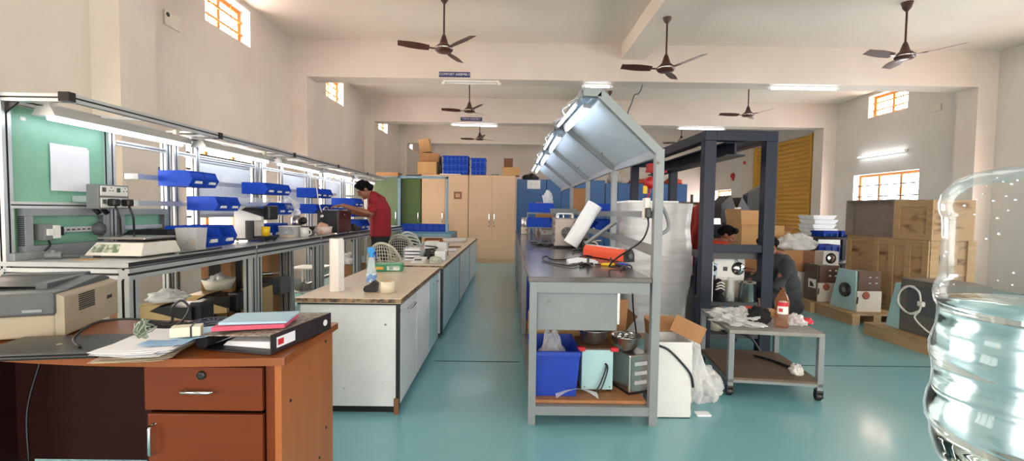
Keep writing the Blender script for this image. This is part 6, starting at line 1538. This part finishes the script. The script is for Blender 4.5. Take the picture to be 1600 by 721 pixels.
part('back_panel', MB().box(.02, .8, .1, .12, .02, .48), GBW, t, world=False)
part('shell', MB().box(0, .02, 0, .5, 0, .5).box(.02, .8, 0, .5, .48, .5).box(.02, .8, 0, .5, 0, .02).box(.8, .82, 0, .5, 0, .5), GBW, t, world=False)
part('side_crate', MB().box(.821, 1.35, .02, .5, 0, .48), CRATEP, t, world=False)
part('frame_rail', MB().box(.821, 1.35, 0, .019, .4, .48).box(.821, 1.35, 0, .019, 0, .08).box(.821, .9, 0, .019, .08, .4).box(1.27, 1.35, 0, .019, .08, .4), CRATEW, t, world=False)

# steel table with crates and foam stack
t = thing('steel_table', 'dark steel table left of the plywood crates, with blue crates on and under it', 'table', (5.25, 7.3, 0))
part('top', MB().box(4.8, 5.7, 7.0, 7.6, .9, .94), DSTEEL, t, .003)
for x in (4.83, 5.67):
    for y in (7.04, 7.56): part('leg', MB().box(x - .03, x + .03, y - .03, y + .03, 0, .9), DSTEEL, t)
part('shelf', MB().box(4.8, 5.7, 7.02, 7.58, .5, .53), DSTEEL, t)
crate('blue crates on the right steel table', (5.08, 7.2, .941), .24, .3, .09, 'small blue crate on the dark steel table, left one')
crate('blue crates on the right steel table', (5.36, 7.2, .941), .24, .3, .09, 'small blue crate on the dark steel table, right one')
crate('blue crates on the right steel table', (5.1, 7.25, .531), .36, .3, .28, 'blue crate on the lower shelf of the dark steel table', BLUED)
t = thing('speaker_unit', 'white panel unit with a round chrome socket before the dark steel table', 'unit', (4.8, 6.75, .0))
part('case', MB().box(4.7, 4.93, 6.65, 6.85, .53, .74), WHITEP, t, .006)
part('cone', MB().lathe([(.07, 0), (.06, .004), (.03, .02), (.001, .024)], (4.81, 6.65, .64), axis=(0, -1, 0), n=24), CHROME, t)
part('ring', MB().lathe([(.072, -.001), (.08, .004), (.072, .008)], (4.81, 6.65, .64), axis=(0, -1, 0), n=24), BLACK, t)
part('stand', MB().box(4.66, 4.95, 6.64, 6.95, .0, .53), CARDD, t)
for k in range(5):
    o = .03 * (k % 2); y0 = 8.4
    solo('foam_tray', MB().hexa([(5.72 + o, y0, .86 + k * .085), (6.1 + o, y0, .86 + k * .085), (6.1 + o, y0 + .4, .86 + k * .085), (5.72 + o, y0 + .4, .86 + k * .085)], [(5.68 + o, y0 - .04, .94 + k * .085), (6.14 + o, y0 - .04, .94 + k * .085), (6.14 + o, y0 + .44, .94 + k * .085), (5.68 + o, y0 + .44, .94 + k * .085)]), FOAM, 'white foam tray in the stack by the yellow shutter, %s from the bottom' % ['first', 'second', 'third', 'fourth', 'fifth'][k], 'foam tray', 'white foam trays stacked by the shutter', bev=.01)
carton((5.92, 8.6, 0), .7, .6, .858, 0, 'big white carton under the stack of foam trays', WCARD)

# ---------------------------------------------------------------- water bottle on its dispenser
BX, BY = .762, .60
t = thing('water_bottle', 'big clear ribbed water bottle in the right foreground, half full', 'water bottle', (BX, BY, .9))
R0 = .135
def rib(z): return 0
prof = [(.001, 1.352), (.03, 1.355), (.07, 1.352), (.1, 1.345), (.12, 1.333), (.132, 1.315), (.1355, 1.299), (.134, 1.288), (.1305, 1.28), (.1295, 1.26), (.1295, 1.2), (.1305, 1.188), (.135, 1.178), (.137, 1.165), (.135, 1.152), (.131, 1.144), (.1305, 1.13), (.132, 1.112), (.1355, 1.1), (.1385, 1.086), (.1375, 1.07), (.134, 1.058), (.1325, 1.04), (.134, 1.02), (.138, 1.006), (.14, .988), (.138, .972), (.133, .962), (.132, .945), (.125, .92), (.08, .9), (.038, .885), (.03, .86), (.03, .85)]
pr_ = []
for (r, z), (r2, z2) in zip(prof, prof[1:]):
    for k in range(3): pr_.append((r + (r2 - r) * k / 3, z + (z2 - z) * k / 3))
pr_.append(prof[-1])
SHELL = bpy.data.materials.new('clear bottle plastic'); SHELL.use_nodes = True
N = SHELL.node_tree.nodes; L = SHELL.node_tree.links
tr = N.new('ShaderNodeBsdfTransparent'); tr.inputs['Color'].default_value = (.97, .98, .98, 1)
gl = N.new('ShaderNodeBsdfGlossy'); gl.inputs['Roughness'].default_value = .06
lw = N.new('ShaderNodeLayerWeight'); lw.inputs['Blend'].default_value = .12
df = N.new('ShaderNodeBsdfDiffuse'); df.inputs['Color'].default_value = (.8, .82, .82, 1)
m1 = N.new('ShaderNodeMixShader'); m2 = N.new('ShaderNodeMixShader'); m1.inputs['Fac'].default_value = .2
L.new(gl.outputs['BSDF'], m1.inputs[1]); L.new(df.outputs['BSDF'], m1.inputs[2])
mu = N.new('ShaderNodeMath'); mu.operation = 'MULTIPLY'; mu.inputs[1].default_value = .55; L.new(lw.outputs['Fresnel'], mu.inputs[0]); L.new(mu.outputs[0], m2.inputs['Fac']); L.new(tr.outputs['BSDF'], m2.inputs[1]); L.new(m1.outputs['Shader'], m2.inputs[2])
L.new(m2.outputs['Shader'], N['Material Output'].inputs['Surface'])
part('shell', MB().lathe(pr_, (BX, BY, 0), n=72), SHELL, t)
wp = [(r - .003, z) for r, z in pr_ if z < 1.155]; wp = [(.001, 1.155)] + [(wp[0][0], 1.155)] + wp[1:]
part('water', MB().lathe(wp, (BX, BY, 0), n=72), glass('water', 'f4f8f8', 1.33), t)
dr = MB(); r_ = random.Random(5)
for k in range(60):
    a = r_.uniform(PI * .75, PI * 1.6); z = r_.uniform(1.17, 1.34); R_ = .126 if z < 1.28 else .126 - (z - 1.28) * .9
    dr.ball((BX + R_ * math.cos(a), BY + R_ * math.sin(a), z), r_.uniform(.0008, .0022), n=6, m=4)
part('droplets', dr, glass('droplet', 'ffffff', 1.33), t)
t = thing('water_dispenser', 'white water dispenser under the clear bottle, just below the picture', 'dispenser', (BX, BY, 0))
part('cabinet', MB().box(BX - .15, BX + .16, BY - .16, BY + .17, 0, .84), WHITEP, t, .015)
part('collar', MB().lathe([(.12, .84), (.11, .87), (.09, .885), (.045, .885), (.04, .84)], (BX, BY, 0), n=36), WHITEP, t)

# ---------------------------------------------------------------- light and camera
w = bpy.data.worlds.new('sky'); SC.world = w; w.use_nodes = True
bg = w.node_tree.nodes['Background']; bg.inputs['Color'].default_value = (1.0, .95, .88, 1); bg.inputs['Strength'].default_value = 3.2
def area(name, loc, rot, sx, sy, power, col=(1, 1, 1), portal=False):
    l = bpy.data.lights.new(name, 'AREA'); l.shape = 'RECTANGLE'; l.size = sx; l.size_y = sy; l.energy = power; l.color = col
    if portal: l.cycles.is_portal = True
    o = bpy.data.objects.new(name, l); COL.objects.link(o); o.location = loc; o.rotation_euler = rot
    return o
area('doorway_portal', (2.4, YB - .3, 1.85), (PI / 2, 0, 0), 10, 3.7, 1, portal=True)

cam = bpy.data.cameras.new('camera'); co = bpy.data.objects.new('camera', cam); COL.objects.link(co)
cam.sensor_width = 36; cam.lens = 700 * 36 / 1600; cam.clip_start = .02; cam.clip_end = 100
yaw = math.atan(4 / 700); pit = -math.atan(30.5 / 700); roll = .014
f = Vector((math.sin(yaw) * math.cos(pit), math.cos(yaw) * math.cos(pit), math.sin(pit)))
r = f.cross(Vector((0, 0, 1))).normalized(); u = r.cross(f)
r2 = r * math.cos(roll) + u * math.sin(roll); u2 = -r * math.sin(roll) + u * math.cos(roll)
co.matrix_world = Matrix(((r2.x, u2.x, -f.x, 0), (r2.y, u2.y, -f.y, 0), (r2.z, u2.z, -f.z, 1.28), (0, 0, 0, 1)))
SC.camera = co
vs = SC.view_settings
vs.view_transform = 'Standard'; vs.look = 'None'; vs.gamma = 1; vs.exposure = 1.0; vs.use_curve_mapping = False
